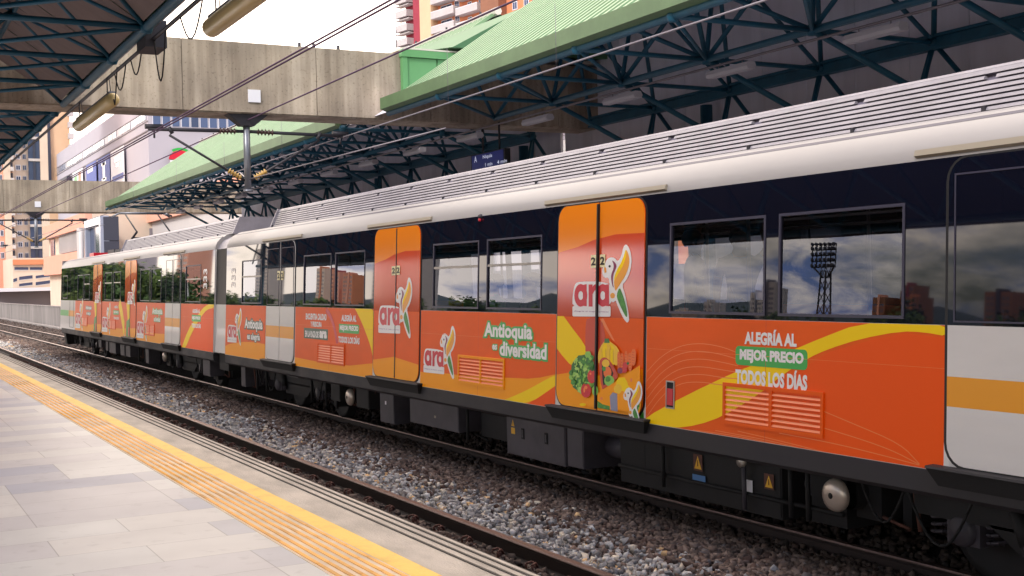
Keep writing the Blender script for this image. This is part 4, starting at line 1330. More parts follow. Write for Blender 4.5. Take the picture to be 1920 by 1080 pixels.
b.build('lettering', pc)
ya, yb, za, zb = px_box(596, 647, 643, 683)
vent(pc, yb, ya, za, zb, M_ORANGE, M_SLAT)
# beyond the fourth door
pd = panel(car2, 20.99, Y2B - .01, M_ORANGE, [(M_AMBER, px([(410, 655), (430, 645), (456, 641), (480, 642), (510, 648), (510, 700), (410, 690)]))])
emblem(pd, on_side(436, 622)[0], on_side(436, 622)[1], on_side(428, 622)[0] - on_side(444, 622)[0], .0045, 1.05)
b = MB()
outlined(b, 'Antioquia', 459.5, 493, 598, 622, M_DGREEN)
outlined(b, 'es alegría', 464, 488, 625, 641, M_DGREEN)
b.build('lettering', pd)
pe = panel(car2, Y2A + .01, 4.08, M_ORANGE, [(M_AMBER, [(1, .9), (1, 1.15), (2.6, 1.22), (4.2, 1.12), (4.2, .8), (1, .8)])])
# doors
lv = {}
for yc, kind in zip(D2, ('white', 'ara', 'ara', 'white')): lv[yc] = door(car2, yc, kind)
def ara_door(leaves, yc, print_veg, items):
    for (o, poly, a, c) in leaves:
        b = MB()
        up = clip_poly(poly, rect(a - 1, c + 1, ZW - .02, 3.1))
        wave = [(yc + .9, 2.50), (yc + .4, 2.56), (yc + .1, 2.62), (yc - .3, 2.66), (yc - .9, 2.65), (yc - .9, 1.5), (yc + .9, 1.5)]
        arts(b, up, M_FILM_AMBER, [(M_FILM_RED, wave)], .0135)
        b.build('film_glass', o)
        b = MB()
        low = clip_poly(poly, rect(a - 1, c + 1, .9, ZW - .02))
        arts(b, low, M_ORANGE, items, .0135)
        b.build('lower_print', o)
ara_door(lv[9.99], 9.99, True, [
    (M_AMBER, px([(1040, 704), (1047, 702), (1073, 698), (1110, 706), (1220, 690), (1220, 800), (1040, 790)])),
    (M_YELLOW, px(smooth_poly([(1040, 560), (1049, 578), (1067, 604), (1100, 647), (1104, 664), (1090, 684), (1076, 689), (1049, 658), (1040, 640)], 1))),
    (M_BAG, px(smooth_poly([(1102, 596), (1130, 594), (1140, 640), (1136, 680), (1100, 670), (1100, 620)], 1)))])
ara_door(lv[15.06], 15.06, False, [(M_AMBER, px([(690, 672), (703, 674), (740, 669), (790, 685), (795, 730), (690, 720)]))])
o9 = lv[9.99][0][0]
emblem(car2, _lc[0], _lc[1], _lw, .0175)
cy_, cz_ = on_side(733, 593)
emblem(car2, cy_, cz_, on_side(714, 593)[0] - on_side(752, 593)[0], .0175)
# vegetable print on the near door
b = MB()
V4 = lambda pts: px([(1040 + x / 4.5, 560 + y / 4.5) for x, y in pts])
off = .0150
def blob(x, y, rx, ry, m, n=14, jag=0.0, ph=0.0):
    global off
    off += .00008
    side_face(b, V4([(x + rx * (1 + jag * random.uniform(-1, 1)) * math.cos(ph + 2 * math.pi * k / n), y + ry * (1 + jag * random.uniform(-1, 1)) * math.sin(ph + 2 * math.pi * k / n)) for k in range(n)]), off, m)
def poly4(pts, m, sm=1):
    global off
    off += .00008
    side_face(b, V4(smooth_poly(pts, sm) if sm else pts), off, m)
poly4([(280, 170), (275, 480), (375, 620), (365, 160)], M_BAG, 0)
poly4([(392, 168), (420, 165), (520, 360), (500, 350), (440, 255)], M_LINE, 0)
blob(250, 640, 108, 165, M_LEAF3, 26, .10)
for k in range(150):
    a = random.uniform(0, 6.28); q = math.sqrt(random.random())
    blob(250 + 100 * q * math.cos(a), 640 + 150 * q * math.sin(a), random.uniform(6, 20), random.uniform(8, 26), random.choice([M_LEAF, M_LEAF, M_LEAF2, M_LEAF2, M_LEAF3, M_LEAFY]), 7, .45)
for k in range(14): blob(318 + random.uniform(-38, 40), 500 + random.uniform(-36, 50), random.uniform(10, 20), random.uniform(14, 28), random.choice([M_LEAF, M_LEAF2, M_LEAF3]), 7, .3)
blob(333, 655, 37, 58, M_TOMATO); blob(322, 632, 8, 10, M_LINE, 8); blob(345, 690, 18, 16, M_RED, 9); blob(338, 604, 12, 8, M_LEAF3, 7, .4)
blob(285, 772, 44, 62, M_TOMATO); blob(284, 748, 14, 16, M_LINE, 8); blob(294, 800, 24, 22, M_RED, 10); blob(270, 770, 8, 22, M_LINE, 8); blob(286, 716, 14, 7, M_LEAF3, 7, .4)
blob(362, 775, 26, 44, M_LEAF2)
poly4([(265, 870), (365, 815), (365, 915), (300, 905)], M_AMBER, 0)
blob(258, 892, 28, 13, M_YELLOW)
for i, (x0, x1) in enumerate(((398, 412), (424, 446), (462, 476), (498, 520), (528, 548))):
    m_ = M_BANANA if i % 2 == 0 else M_YELLOW
    poly4([(452, 345), (470, 345), (x1 + 20, 420), (x1 + 18, 500), (x1 + 4, 560), (x0 - 4, 560), (x0 - 14, 470), (x0 + 4, 410)], m_)
for x_ in (420, 452, 486, 515): poly4([(x_ - 3, 420), (x_ + 3, 420), (x_ + 6, 490), (x_ + 3, 545), (x_ - 2, 545), (x_ - 1, 490)], M_WARN)
poly4([(445, 335), (480, 335), (486, 372), (440, 372)], M_LEAF3, 0)
for (x, y, w, h) in ((562, 530, 13, 85), (590, 540, 15, 80), (625, 520, 14, 80), (660, 540, 22, 85), (690, 500, 22, 75)):
    poly4([(x - w, y - h), (x + w, y - h), (x + w * .8, y + h * .5), (x, y + h), (x - w * .8, y + h * .5)], M_CARROT)
    for q_ in range(5): poly4([(x - w * .6, y - h * .7 + q_ * h * .3), (x + w * .3, y - h * .66 + q_ * h * .3), (x + w * .3, y - h * .62 + q_ * h * .3), (x - w * .6, y - h * .65 + q_ * h * .3)], M_BAG, 0)
blob(620, 560, 24, 26, M_TOMATO); blob(606, 600, 30, 26, M_TOMATO); blob(642, 545, 10, 12, M_LEAF3, 7, .3); blob(575, 605, 22, 26, M_MAROON)
poly4([(395, 560), (410, 505), (450, 490), (500, 530), (560, 640), (550, 670), (440, 760), (420, 760)], M_BAG)
poly4([(420, 560), (430, 520), (458, 508), (490, 560), (530, 650), (438, 740), (428, 700)], M_GASKET)
blob(455, 545, 32, 34, M_BANANA); blob(470, 620, 34, 50, M_CARROT); blob(484, 690, 42, 46, M_LEAF2); blob(474, 676, 22, 24, M_LEAF, 9, .1); blob(440, 590, 18, 20, M_LEAF, 8, .2)
poly4([(385, 800), (560, 680), (745, 560), (752, 900), (740, 960), (385, 915)], M_AMBER, 0)
blob(590, 720, 52, 60, M_YELLOW, 12, .12); blob(560, 760, 34, 40, M_BANANA, 10, .15); blob(630, 760, 32, 34, M_YELLOW, 10, .15); blob(672, 685, 10, 18, M_LINE, 6); blob(420, 840, 12, 14, M_LINE, 7)
poly4([(490, 820), (515, 788), (552, 800), (556, 950), (498, 940)], M_GREYBLUE, 0)
poly4([(386, 860), (430, 890), (490, 905), (490, 938), (386, 918)], M_LEAF, 0)
for k in range(22):
    x0, y0 = random.uniform(660, 735), random.uniform(860, 960)
    poly4([(x0 - 9, y0), (x0 + random.uniform(5, 30), y0 - random.uniform(90, 150)), (x0 + 9, y0)], random.choice([M_LEAF, M_LEAF2, M_LEAF3]), 0)
side_face(b, V4([(700, 985), (752, 955), (758, 1050), (704, 1030)]), .0035, M_LEAF)
blob(0, 0, .1, .1, M_LEAF, 4)
b.build('vegetable_print', o9)
_c6 = on_side(1040 + 600 / 4.5, 560 + 900 / 4.5)
e_ = emblem(car2, _c6[0] + .10, _c6[1] - .05, _lw * .62, off + .0006, 1.0, word=False)
# seam between the leaves over the print
for yc in (9.99, 15.06):
    b = MB(); side_prism(b, rect(yc - .012, yc + .012, .96, 2.97), .004, off + .0030 if yc < 10 else .0190, M_GASKET); b.build('door_edge_rubber', car2)
# carriage number stickers
def number(car, u0, u1, v0, v1, s):
    b = MB()
    ya, yb, za, zb = px_box(u0, u1, v0, v1)
    side_face(b, rect(yb, ya, za, zb), .0200, M_STICKER)
    put_text(b, s, ya - .03 * (ya - yb), yb + .1 * (ya - yb), za + (zb - za) * .18, zb - (zb - za) * .18, .0206, M_GASKET, bold=.04)
    b.build('number_sticker', car)
number(car2, 1111, 1121, 478, 502, '2'); number(car2, 1128, 1138, 477, 501, '2')
number(car2, 737, 744, 499, 516, '2'); number(car2, 746, 752.5, 498, 515, '2')
number(car2, 522, 527, 508, 525, '2'); number(car2, 529, 533.5, 508, 525, '2')
b = MB(); px_text(b, '333', 434, 442, 502, 539, .002, M_TEXT, bold=.02, rot=True); b.build('car_number', car2)
# marker lamp on the cant rail
for (u, v) in ((902, 406),):
    y_, z_ = on_side(u, v)
    b = MB(); b.lathe((sx(z_) + .01, y_, z_), (-1, 0, 0), [(0, .03), (.025, .03), (.045, .018), (.05, 0)], M_DARKST, 10); b.lathe((sx(z_) - .01, y_, z_ - .04), (-1, 0, 0), [(0, .02), (.02, .02), (.024, 0)], M_REDLAMP, 8); b.build('marker_lamp', car2)
# underframe
bogie(car2, 4.75); bogie(car2, 20.2)
ebox(car2, 10.86, 12.16, .26, .72, M_BOX, 2)
ebox(car2, 10.50, 10.82, .28, .72, M_BOX, 0)
ebox(car2, 7.62, 10.0, .22, .72, M_UNDER, 0, x0=6.62)
ebox(car2, 13.42, 14.92, .36, .70, M_BOX, 0)
ebox(car2, 15.47, 15.98, .27, .70, M_BOX, 0)
ebox(car2, 22.75, 23.05, .30, .70, M_BOX, 0)
ebox(car2, 16.4, 16.9, .40, .70, M_UNDER, 0); ebox(car2, 12.5, 13.2, .33, .70, M_UNDER, 0, x0=6.7); ebox(car2, 17.6, 18.0, .42, .70, M_UNDER)
disc(car2, 6.93, .535, .13); disc(car2, 17.3, .51, .13)
b = MB()
sticker(b, 12.0, .62, .09, .10, M_WARN, bg=M_BOX, x=6.492); sticker(b, 12.0, .53, .09, .07, M_WARN, tri=False, x=6.492)
sticker(b, 8.72, .56, .13, .15, M_WARN, bg=M_CLIP, x=6.60); sticker(b, 8.71, .42, .19, .06, M_BLUE_STK, tri=False, x=6.60)
sticker(b, 7.76, .52, .12, .13, M_WARN, bg=M_CLIP, x=6.60); sticker(b, 8.02, .44, .10, .12, M_PLATE, tri=False, x=6.60)
sticker(b, 14.1, .50, .06, .03, M_GUTTER, tri=False, x=6.49); sticker(b, 15.75, .55, .05, .05, M_PLATE, tri=False, x=6.49)
b.build('warning_sticker', car2)
b = MB(); b.lathe((6.55, 8.03, .66), (-1, 0, 0), [(0, .05), (.03, .05), (.035, 0)], M_STEEL, 12); b.tube((6.56, 8.03, .25), (6.56, 8.03, .62), .02, M_BOX, 6); b.build('gauge', car2)
b = MB()
for y_ in (7.25, 7.45, 9.2, 13.3, 17.9, 18.4, 19.1, 21.6, 22.2): b.tube((6.56, y_, .28), (6.56, y_, .72), .02, M_UNDER, 6)
b.tube((6.6, 6.9, .38), (6.6, 10, .38), .02, M_UNDER, 6); b.tube((6.65, 12, .66), (6.65, 20, .66), .03, M_UNDER, 6)
b.build('pipework', car2)
def gear(car, spans):
    rr = random.Random(3)
    for (y0, y1) in spans:
        b = MB()
        y = y0
        while y < y1:
            w = rr.uniform(.08, .42)
            x = rr.uniform(6.56, 6.95); z0 = rr.uniform(.24, .5)
            m = rr.choice([M_UNDER, M_UNDER, M_BOX, M_CLIP])
            q = rr.random()
            if q < .4: b.box((x, y, z0), (x + .4, y + w, .73), m)
            elif q < .6: b.lathe((x + .1, y, .5), (0, 1, 0), [(0, 0), (.01, .12), (w, .12), (w + .01, 0)], m, 12)
            elif q < .8:
                b.tube((x, y, z0), (x, y + w * .4, .74), .018, m, 6); b.tube((x, y + .1, z0), (x, y + w + .2, z0 + .05), .014, m, 6)
            else:
                d = rr.uniform(.1, .3); b.path([(x - .02, y + w * k / 8, .72 - d * math.sin(math.pi * k / 8)) for k in range(9)], .010, m, 5)
            y += w + rr.uniform(.02, .14)
        b.build('underframe_gear', car)
gear(car2, [(6.3, 7.6), (9.1, 10.4), (12.25, 13.35), (16.05, 18.6), (21.6, 23.3)])

# ------------------------------------------------------------------ gangway between the cars
b = MB()
t = b
def gpt(z, o=-.035): return (sx(z, o))
for (z0, z1, m) in ((.90, ZW - .0, M_PAINT), (ZW, 3.0, M_GASKET)):
    b.hexa([(gpt(z0), Y2B + .005, z0), (2 * XC - gpt(z0), Y2B + .005, z0), (2 * XC - gpt(z0), 24.555, z0), (gpt(z0), 24.555, z0), (gpt(z1), Y2B + .005, z1), (2 * XC - gpt(z1), Y2B + .005, z1), (2 * XC - gpt(z1), 24.555, z1), (gpt(z1), 24.555, z1)], m)
pr = [(x + .05, z - .06 if z > 3.0 else z) for x, z in ROOFPROF]
b.sweep(pr + [(2 * XC - x, z) for x, z in pr[::-1]], Y2B + .005, 24.555, M_LOUVRE, closed=False, smooth=True)
b.box((6.45, Y2B + .1, .55), (2 * XC - 6.45, 24.45, .895), M_UNDER)
g_ = b.build('gangway', car2)

# ------------------------------------------------------------------ leading car
Y1A, Y1B = 24.56, 45.75
car1 = thing('metro_car', 'leading metro car with pantograph and white cab end, farther from the camera', 'train car', (XC, Y1A, 0), 'coupled metro cars')
D1 = [28.22, 33.14, 38.22]
W1 = [(25.7, 27.0, 1.93, 2.70), (29.5, 30.6, 1.93, 2.7), (30.8, 31.9, 1.93, 2.7), (34.6, 35.6, 1.93, 2.7), (35.9, 37.0, 1.93, 2.7), (39.7, 40.7, 1.93, 2.7), (40.9, 42.0, 1.93, 2.7)]
car_shell(car1, Y1A, Y1B, W1)
for i, w in enumerate(W1): window(car1, *w, hopper=i in (0, 3, 4, 5))
skirt(car1, Y1A, Y1B - .3)
louvres(car1, 24.3, 36.2)
pq = panel(car1, Y1A + .01, 27.42, M_ORANGE, [(M_YELLOW, px(smooth_poly([(338, 660), (353, 618), (367, 597), (380, 578), (390, 571), (402, 568), (402, 577), (388, 580), (375, 597), (360, 623), (347, 655)], 1))), (M_ORANGE2, px([(352, 660), (362, 625), (376, 598), (390, 582), (403, 578), (403, 670)]))])
b = MB()
px_text(b, 'ALEGRÍA AL', 361.5, 375.5, 578, 587, .0065, M_TEXT, bold=.06)
ya, yb, za, zb = px_box(360, 377, 590.5, 603); side_face(b, rrect(yb, ya, za, zb, .03), .0055, M_GREEN)
px_text(b, 'MEJOR PRECIO', 361, 376, 593, 600.5, .0065, M_TEXT, bold=.06)
px_text(b, 'TODOS LOS DÍAS', 360, 377, 605, 615, .0065, M_TEXT, bold=.06)
b.build('lettering', pq)
def lowpanel(ya, yb): return panel(car1, ya, yb, M_ORANGE, [(M_AMBER, [(ya - 1, .8), (ya - 1, 1.16), (ya + (yb - ya) * .4, 1.12), (yb + 1, 1.2), (yb + 1, .8)])])
pr_ = lowpanel(29.02, 32.34); ps_ = lowpanel(33.94, 37.42); pt_ = lowpanel(39.02, 42.45)
emblem(pr_, on_side(263.5, 615)[0], on_side(263.5, 615)[1], on_side(257.5, 615)[0] - on_side(269.5, 615)[0], .0045, 1.0)
emblem(ps_, on_side(197, 605)[0], on_side(197, 605)[1], on_side(192.5, 605)[0] - on_side(202, 605)[0], .0045, 1.0)
emblem(pt_, on_side(146.5, 598)[0], on_side(146.5, 598)[1], on_side(142.5, 598)[0] - on_side(151, 598)[0], .0045, 1.0)
b = MB(); outlined(b, 'Antioquia', 286, 305, 578, 592, M_GREEN); outlined(b, 'es diversidad', 289, 301, 594, 603, M_GREEN); b.build('lettering', pr_)
b = MB()
px_text(b, 'ALEGRÍA AL', 215, 222, 572, 578, .0065, M_TEXT, bold=.06)
ya, yb, za, zb = px_box(213, 223, 582, 590); side_face(b, rect(yb, ya, za, zb), .0055, M_GREEN)
px_text(b, 'MEJOR PRECIO', 214, 222.5, 583.5, 588.5, .0065, M_TEXT, bold=.06); px_text(b, 'TODOS LOS DÍAS', 213.5, 223, 593, 599, .0065, M_TEXT, bold=.06)
Lp, Rp = ribbon(px(smooth_poly([(224, 566), (228, 585), (231, 605), (234, 622)], 2, False)), .30)
for i in range(len(Lp) - 1): side_face(b, [Lp[i], Lp[i + 1], Rp[i + 1], Rp[i]], .0045, M_YELLOW)
b.build('lettering', ps_)
b = MB(); outlined(b, 'Antioquia', 161, 172, 573, 582, M_DGREEN); outlined(b, 'es alegría', 162.5, 170.5, 584, 592, M_DGREEN); b.build('lettering', pt_)
for (p_, u0, u1, v0, v1) in ((pr_, 271, 290, 607, 629), (ps_, 203, 217, 599, 617), (pt_, 152, 164, 594, 611)):
    ya, yb, za, zb = px_box(u0, u1, v0, v1); vent(p_, yb, ya, za, zb, M_ORANGE, M_SLAT, 6)
lw1 = {yc: door(car1, yc, k, .75) for yc, k in zip(D1, ('white', 'ara', 'ara'))}
for yc in (33.14, 38.22):
    ara_door(lw1[yc], yc, False, [(M_AMBER, [(yc - 1, .8), (yc - 1, 1.2), (yc + 1, 1.15), (yc + 1, .8)]), (M_YELLOW, [(yc + .1, 1.9), (yc + .55, 1.9), (yc + .2, 1.2), (yc - .1, 1.1)]), (M_LEAF, [(yc - .1, .95), (yc + .5, .95), (yc + .45, 1.35), (yc, 1.45)]), (M_TOMATO, [(yc - .05, .97), (yc + .2, .97), (yc + .2, 1.2), (yc - .05, 1.2)])])
    emblem(car1, yc, 2.02, .62, .0175, 1.0)
    b = MB(); side_prism(b, rect(yc - .012, yc + .012, .96, 2.97), .004, .0212, M_GASKET); b.build('door_edge_rubber', car1)
b = MB(); px_text(b, '333', 381.5, 388.5, 504, 541, .002, M_TEXT, bold=.02, rot=True); b.build('car_number', car1)
# cab end
b = MB()
side_face(b, rect(42.45, Y1B, Z0, ZW), .003, M_PAINT)
side_face(b, rect(42.50, 43.85, 1.335, 1.535), .0045, M_STRIPE); side_face(b, rect(43.85, Y1B + .0, 1.335, 1.535), .0045, M_GREEN)
b.build('cab_panel', car1)
b = MB(); frame_bars(b, 42.75, 43.6, .96, 2.92, .014, .004, .010, M_GASKET); b.build('cab_door', car1)
b = MB(); side_prism(b, rrect(44.2, 45.3, 1.93, 2.75, .08), .001, .006, M_GASKET); side_face(b, rrect(44.25, 45.25, 1.97, 2.71, .06), .0065, M_BAND); b.build('cab_window', car1)
b = MB()
for (z0, z1, dy0, dy1, m) in ((.86, ZW, .14, .20, M_PAINT), (ZW, 2.9, .20, .02, M_BAND), (2.9, 3.28, .02, -.25, M_ROOF)):
    b.hexa([(sx(z0) + .02, Y1B + .004, z0), (2 * XC - sx(z0) - .02, Y1B + .004, z0), (2 * XC - sx(z0) - .25, Y1B + .1 + dy0, z0), (sx(z0) + .25, Y1B + .1 + dy0, z0),
            (sx(z1) + .02, Y1B + .004, z1), (2 * XC - sx(z1) - .02, Y1B + .004, z1), (2 * XC - sx(z1) - .25, Y1B + .1 + dy1, z1), (sx(z1) + .25, Y1B + .1 + dy1, z1)], m)
b.build('cab_front', car1)
b = MB(); b.hexa([(6.5, 45.2, .30), (9.4, 45.2, .30), (9.4, 45.6, .30), (6.5, 45.6, .30), (6.45, 45.2, .72), (9.45, 45.2, .72), (9.45, 45.85, .86), (6.45, 45.85, .86)], M_UNDER); b.build('obstacle_plate', car1)
bogie(car1, 28.0); bogie(car1, 42.2)
disc(car1, 29.9, .56, .13)
for (y0, y1, z0, z1) in ((31.5, 31.9, .3, .7), (33.9, 34.5, .36, .66), (34.7, 35.3, .36, .66), (37.2, 37.6, .4, .7), (25.4, 26.0, .34, .7), (36, 37, .36, .7), (38.3, 38.8, .45, .7)): ebox(car1, y0, y1, z0, z1, M_BOX)
b = MB()
for y_ in (26.3, 32.3, 33.0, 38, 39.4, 40): b.tube((6.56, y_, .28), (6.56, y_, .72), .02, M_UNDER, 6)
b.build('pipework', car1)
gear(car1, [(24.9, 26.5), (29.6, 33.6), (35.5, 40.5)])
# pantograph and roof gear
b = MB()
b.box((7.2, 37.2, 3.40), (8.7, 39.6, 3.48), M_DARKST)
for x in (7.3, 8.6):
    for y_ in (37.4, 39.4): b.lathe((x, y_, 3.27), (0, 0, 1), [(0, .05), (.03, .09), (.05, .05), (.08, .09), (.13, .05)], M_CERAMIC, 10)
for x in (7.45, 8.45):
    b.tube((x, 39.3, 3.50), (x + .05, 37.6, 3.95), .035, M_DARKST, 6)
    b.tube((x + .05, 37.6, 3.95), (x, 39.0, 4.55), .025, M_DARKST, 6)
b.tube((7.45, 38.2, 3.8), (8.45, 38.2, 3.8), .02, M_DARKST, 6)
pg = b.build('pantograph', car1)
b = MB()
for y_ in (38.85, 39.15):
    b.path([(7.05, y_, 4.50), (7.25, y_, 4.60), (8.65, y_, 4.60), (8.85, y_, 4.50)], .03, M_GALV, 6)
b.build('contact_strip', pg)
b = MB(); b.box((7.3, 40.3, 3.29), (8.6, 41.4, 3.52), M_DARKST); b.box((6.9, 41.7, 3.27), (7.5, 42.5, 3.45), M_REDLAMP); b.box((7.5, 42.9, 3.27), (8.4, 43.6, 3.42), M_BOX); b.build('roof_equipment', car1)

# ================================================================== PASSENGERS seen through the tinted panes
M_SKIN = mat('skin', S(176, 124, 98), 0.6)
M_HAIR = mat('hair_black', S(26, 20, 20), 0.6)
def person(label, loc, rotz, seated, shirt, trousers):
    t = thing('person', label, 'person', loc, 'passengers inside the near car')
    t.rotation_euler = (0, 0, rotz)
    V, R, E, Zn = [], [], [], []
    def add(p, r, par, zone):
        V.append(Vector(p)); R.append(r); Zn.append(zone)
        if par is not None: E.append((par, len(V) - 1))
        return len(V) - 1
    h = 0.50 if seated else 0.90          # pelvis height
    pel = add((0, 0, h), .135, None, 1)
    ab = add((0, -.01, h + .20), .125, pel, 0)
    ch = add((0, 0, h + .40), .145, ab, 0)
    nk = add((0, .0, h + .56), .055, ch, 2)
    hd = add((0, -.02, h + .66), .082, nk, 2)
    hm = add((0, -.015, h + .73), .098, hd, 2)
    add((0, -.01, h + .80), .070, hm, 2)
    add((0, -.125, h + .70), .014, hm, 2)                 # nose
    for s in (-1, 1):
        add((s * .098, 0, h + .70), .016, hm, 2)          # ear
        sh = add((s * .19, 0, h + .47), .062, ch, 0)
        if seated: el, wr = (s * .23, -.06, h + .20), (s * .12, -.32, h + .16)
        elif s > 0: el, wr = (s * .27, -.10, h + .60), (s * .20, -.12, h + .86)
        else: el, wr = (s * .24, .02, h + .20), (s * .25, -.08, h - .04)
        e_ = add(el, .045, sh, 2); w_ = add(wr, .029, e_, 2)
        d = (Vector(wr) - Vector(el)).normalized()
        pm = add(Vector(wr) + d * .06, .034, w_, 2)
        side = d.cross(Vector((0, 1, .2))).normalized()
        for k in range(4):
            o_ = (k - 1.5) * .019
            a = add(V[pm] + d * .045 + side * o_, .0095, pm, 2)
            bnd = add(V[a] + d * (.028 + .006 * (k in (1, 2))) + Vector((0, -.012, -.006)), .0085, a, 2)
            add(V[bnd] + d * .016 + Vector((0, -.018, -.008)), .0075, bnd, 2)
        th = add(V[pm] - d * .02 + side * .036 + Vector((0, -.012, 0)), .011, pm, 2)
        add(V[th] + d * .03 + side * .012, .009, th, 2)
        hp = add((s * .09, 0, h - .06), .098, pel, 1)
        if seated: kn, an, toe = (s * .11, -.44, h - .02), (s * .12, -.42, .08), (s * .13, -.58, .045)
        else: kn, an, toe = (s * .10, -.02, .48), (s * .11, .02, .08), (s * .13, -.14, .045)
        k_ = add(kn, .062, hp, 1); a_ = add(an, .042, k_, 1); add(toe, .038, a_, 3)
    me = bpy.data.meshes.new('body')
    me.from_pydata(V, E, [])
    o = bpy.data.objects.new('body', me); COL.objects.link(o)
    o.modifiers.new('skin', 'SKIN')
    for i, sv in enumerate(me.skin_vertices[0].data):
        sv.radius = (R[i], R[i]); sv.use_root = (i == 0)
    ss = o.modifiers.new('sub', 'SUBSURF'); ss.levels = 1; ss.render_levels = 1
    dg = bpy.context.evaluated_depsgraph_get()
    m2 = bpy.data.meshes.new_from_object(o.evaluated_get(dg))
    bpy.data.objects.remove(o)
    for m in (shirt, trousers, M_SKIN, M_BLACK): m2.materials.append(m)
    for p in m2.polygons:
        c = p.center
        j = min(range(len(V)), key=lambda i: (V[i] - c).length - R[i])
        p.material_index = Zn[j]; p.use_smooth = True
    ob = bpy.data.objects.new('body', m2); COL.objects.link(ob); ob.parent = t
    b = MB()
    b.lathe((0, .015, h + .655), (0, .12, 1), [(0, .085), (.05, .108), (.11, .106), (.155, .075), (.172, .03), (.174, 0)], M_HAIR, 14)
    b.build('hair', t, local=True)
    return t
def pxat(u, X): return on_x(u, 500, X).y
person('standing passenger in a white top holding the rail, left of the big window', (7.7, pxat(1302, 7.7), 1.0), 1.2, False, M_TEXT, M_BAND)
person('standing passenger in a dark top beside the one in white', (7.9, pxat(1388, 7.9), 1.0), -0.6, False, M_BLUE_STK, M_BLACK)
person('seated passenger in a green top low behind the second window from the vegetable door', (7.1, pxat(926, 7.1), 1.0), -1.57, True, M_GREEN, M_BLACK)
person('seated passenger in dark clothes beside the vegetable door', (7.1, pxat(996, 7.1), 1.0), -1.57, True, M_BAND, M_BLACK)

# ================================================================== BUILDINGS
M_TAN = mat('render_tan', S(222, 186, 150), 0.85, var=0.10, scale=.3)
M_ORNG = mat('render_orange', S(224, 140, 98), 0.85, var=0.10, scale=.3)
M_MAR = mat('render_maroon', S(158, 56, 72), 0.85, var=0.10, scale=.3)
M_BALC = mat('balcony_white', S(196, 188, 186), 0.8, var=0.12, scale=.6)
M_BRN = mat('render_brown', S(150, 102, 78), 0.85, var=0.12, scale=.4)
M_MALL = mat('mall_lilac_panel', S(186, 180, 190), 0.7, var=0.06, scale=.15)
M_SALM = mat('render_salmon', S(238, 172, 146), 0.85, var=0.08, scale=.3)
M_CREAM = mat('render_cream', S(228, 206, 184), 0.85, var=0.10, scale=.3)
M_PALE = mat('render_pale', S(206, 198, 194), 0.8, var=0.10, scale=.3)
M_GLZ = mat('facade_glass', S(62, 72, 100), 0.08, ior=1.6)
M_GLZ2 = mat('facade_glass_light', S(150, 157, 176), 0.15)
M_RIBBON = mat('ribbon_glass', S(84, 98, 132), 0.15)
M_BLKBOX = mat('dark_cladding', S(60, 62, 76), 0.6)
M_BLUEBAN = mat('banner_blue', S(84, 100, 172), 0.6)
M_SHUT = mat('shutter_grey', S(136, 128, 134), 0.7)
class Fac:
    """a facade: a runs along it (to the right as seen), z up, d out of it"""
    def __init__(s, O, D, N): s.O, s.D, s.N = Vector(O), Vector(D).normalized(), Vector(N).normalized()
    def box(s, b, a0, a1, z0, z1, d0, d1, m):
        P = lambda a, d, z: (s.O.x + s.D.x * a + s.N.x * d, s.O.y + s.D.y * a + s.N.y * d, z)
        b.hexa([P(a0, d0, z0), P(a1, d0, z0), P(a1, d1, z0), P(a0, d1, z0), P(a0, d0, z1), P(a1, d0, z1), P(a1, d1, z1), P(a0, d1, z1)], m)
    def px(s, u, v):
        p = on_plane(u, v, s.O, s.N); return ((p - s.O).dot(s.D), p.z)
def fbuild(f, parent, name, boxes):
    b = MB()
    for q in boxes: f.box(b, *q)
    return b.build(name, parent)
def window_at(f, t, a0, a1, z0, z1, d=0.0, glass=None, frame=None):
    o = fbuild(f, t, 'window', [(a0, a1, z0, z1, d + .02, d + .07, frame or M_PLATE)])
    w = min(.14, (a1 - a0) * .16)
    fbuild(f, o, 'pane', [(a0 + w, (a0 + a1) / 2 - w * .3, z0 + w, z1 - w, d + .04, d + .085, glass or M_GLZ), ((a0 + a1) / 2 + w * .3, a1 - w, z0 + w, z1 - w, d + .04, d + .085, glass or M_GLZ)])

# tall orange block above the green roof
a11 = math.radians(11)
F1 = Fac((94.68, 200, 0), (math.sin(a11), -math.cos(a11), 0), (-math.cos(a11), -math.sin(a11), 0))
t = thing('apartment_tower', 'tall orange and maroon apartment tower with white balconies above the green roof', 'building', (94.68, 200, -8))
fbuild(F1, t, 'wall', [(0, 20.3, -8, 72, -14, 0, M_ORNG)])
fbuild(F1, t, 'wing_wall', [(20.4, 60, -8, 68, -14, .5, M_ORNG)])
fbuild(F1, t, 'brown_recess', [(15.4, 20.3, -8, 70, .002, 2.2, M_BRN)])
fbuild(F1, t, 'maroon_pier', [(-6.6, -3.6, -8, 74, -12, .9, M_MAR)])
fbuild(F1, t, 'tan_pier', [(-3.55, -.05, -8, 74, -12, 1.6, M_TAN)])
fbuild(F1, t, 'end_wall', [(-11.0, -6.65, -8, 72, -12, -.4, M_MAR)])
FH, ZB0 = 2.66, 47.09
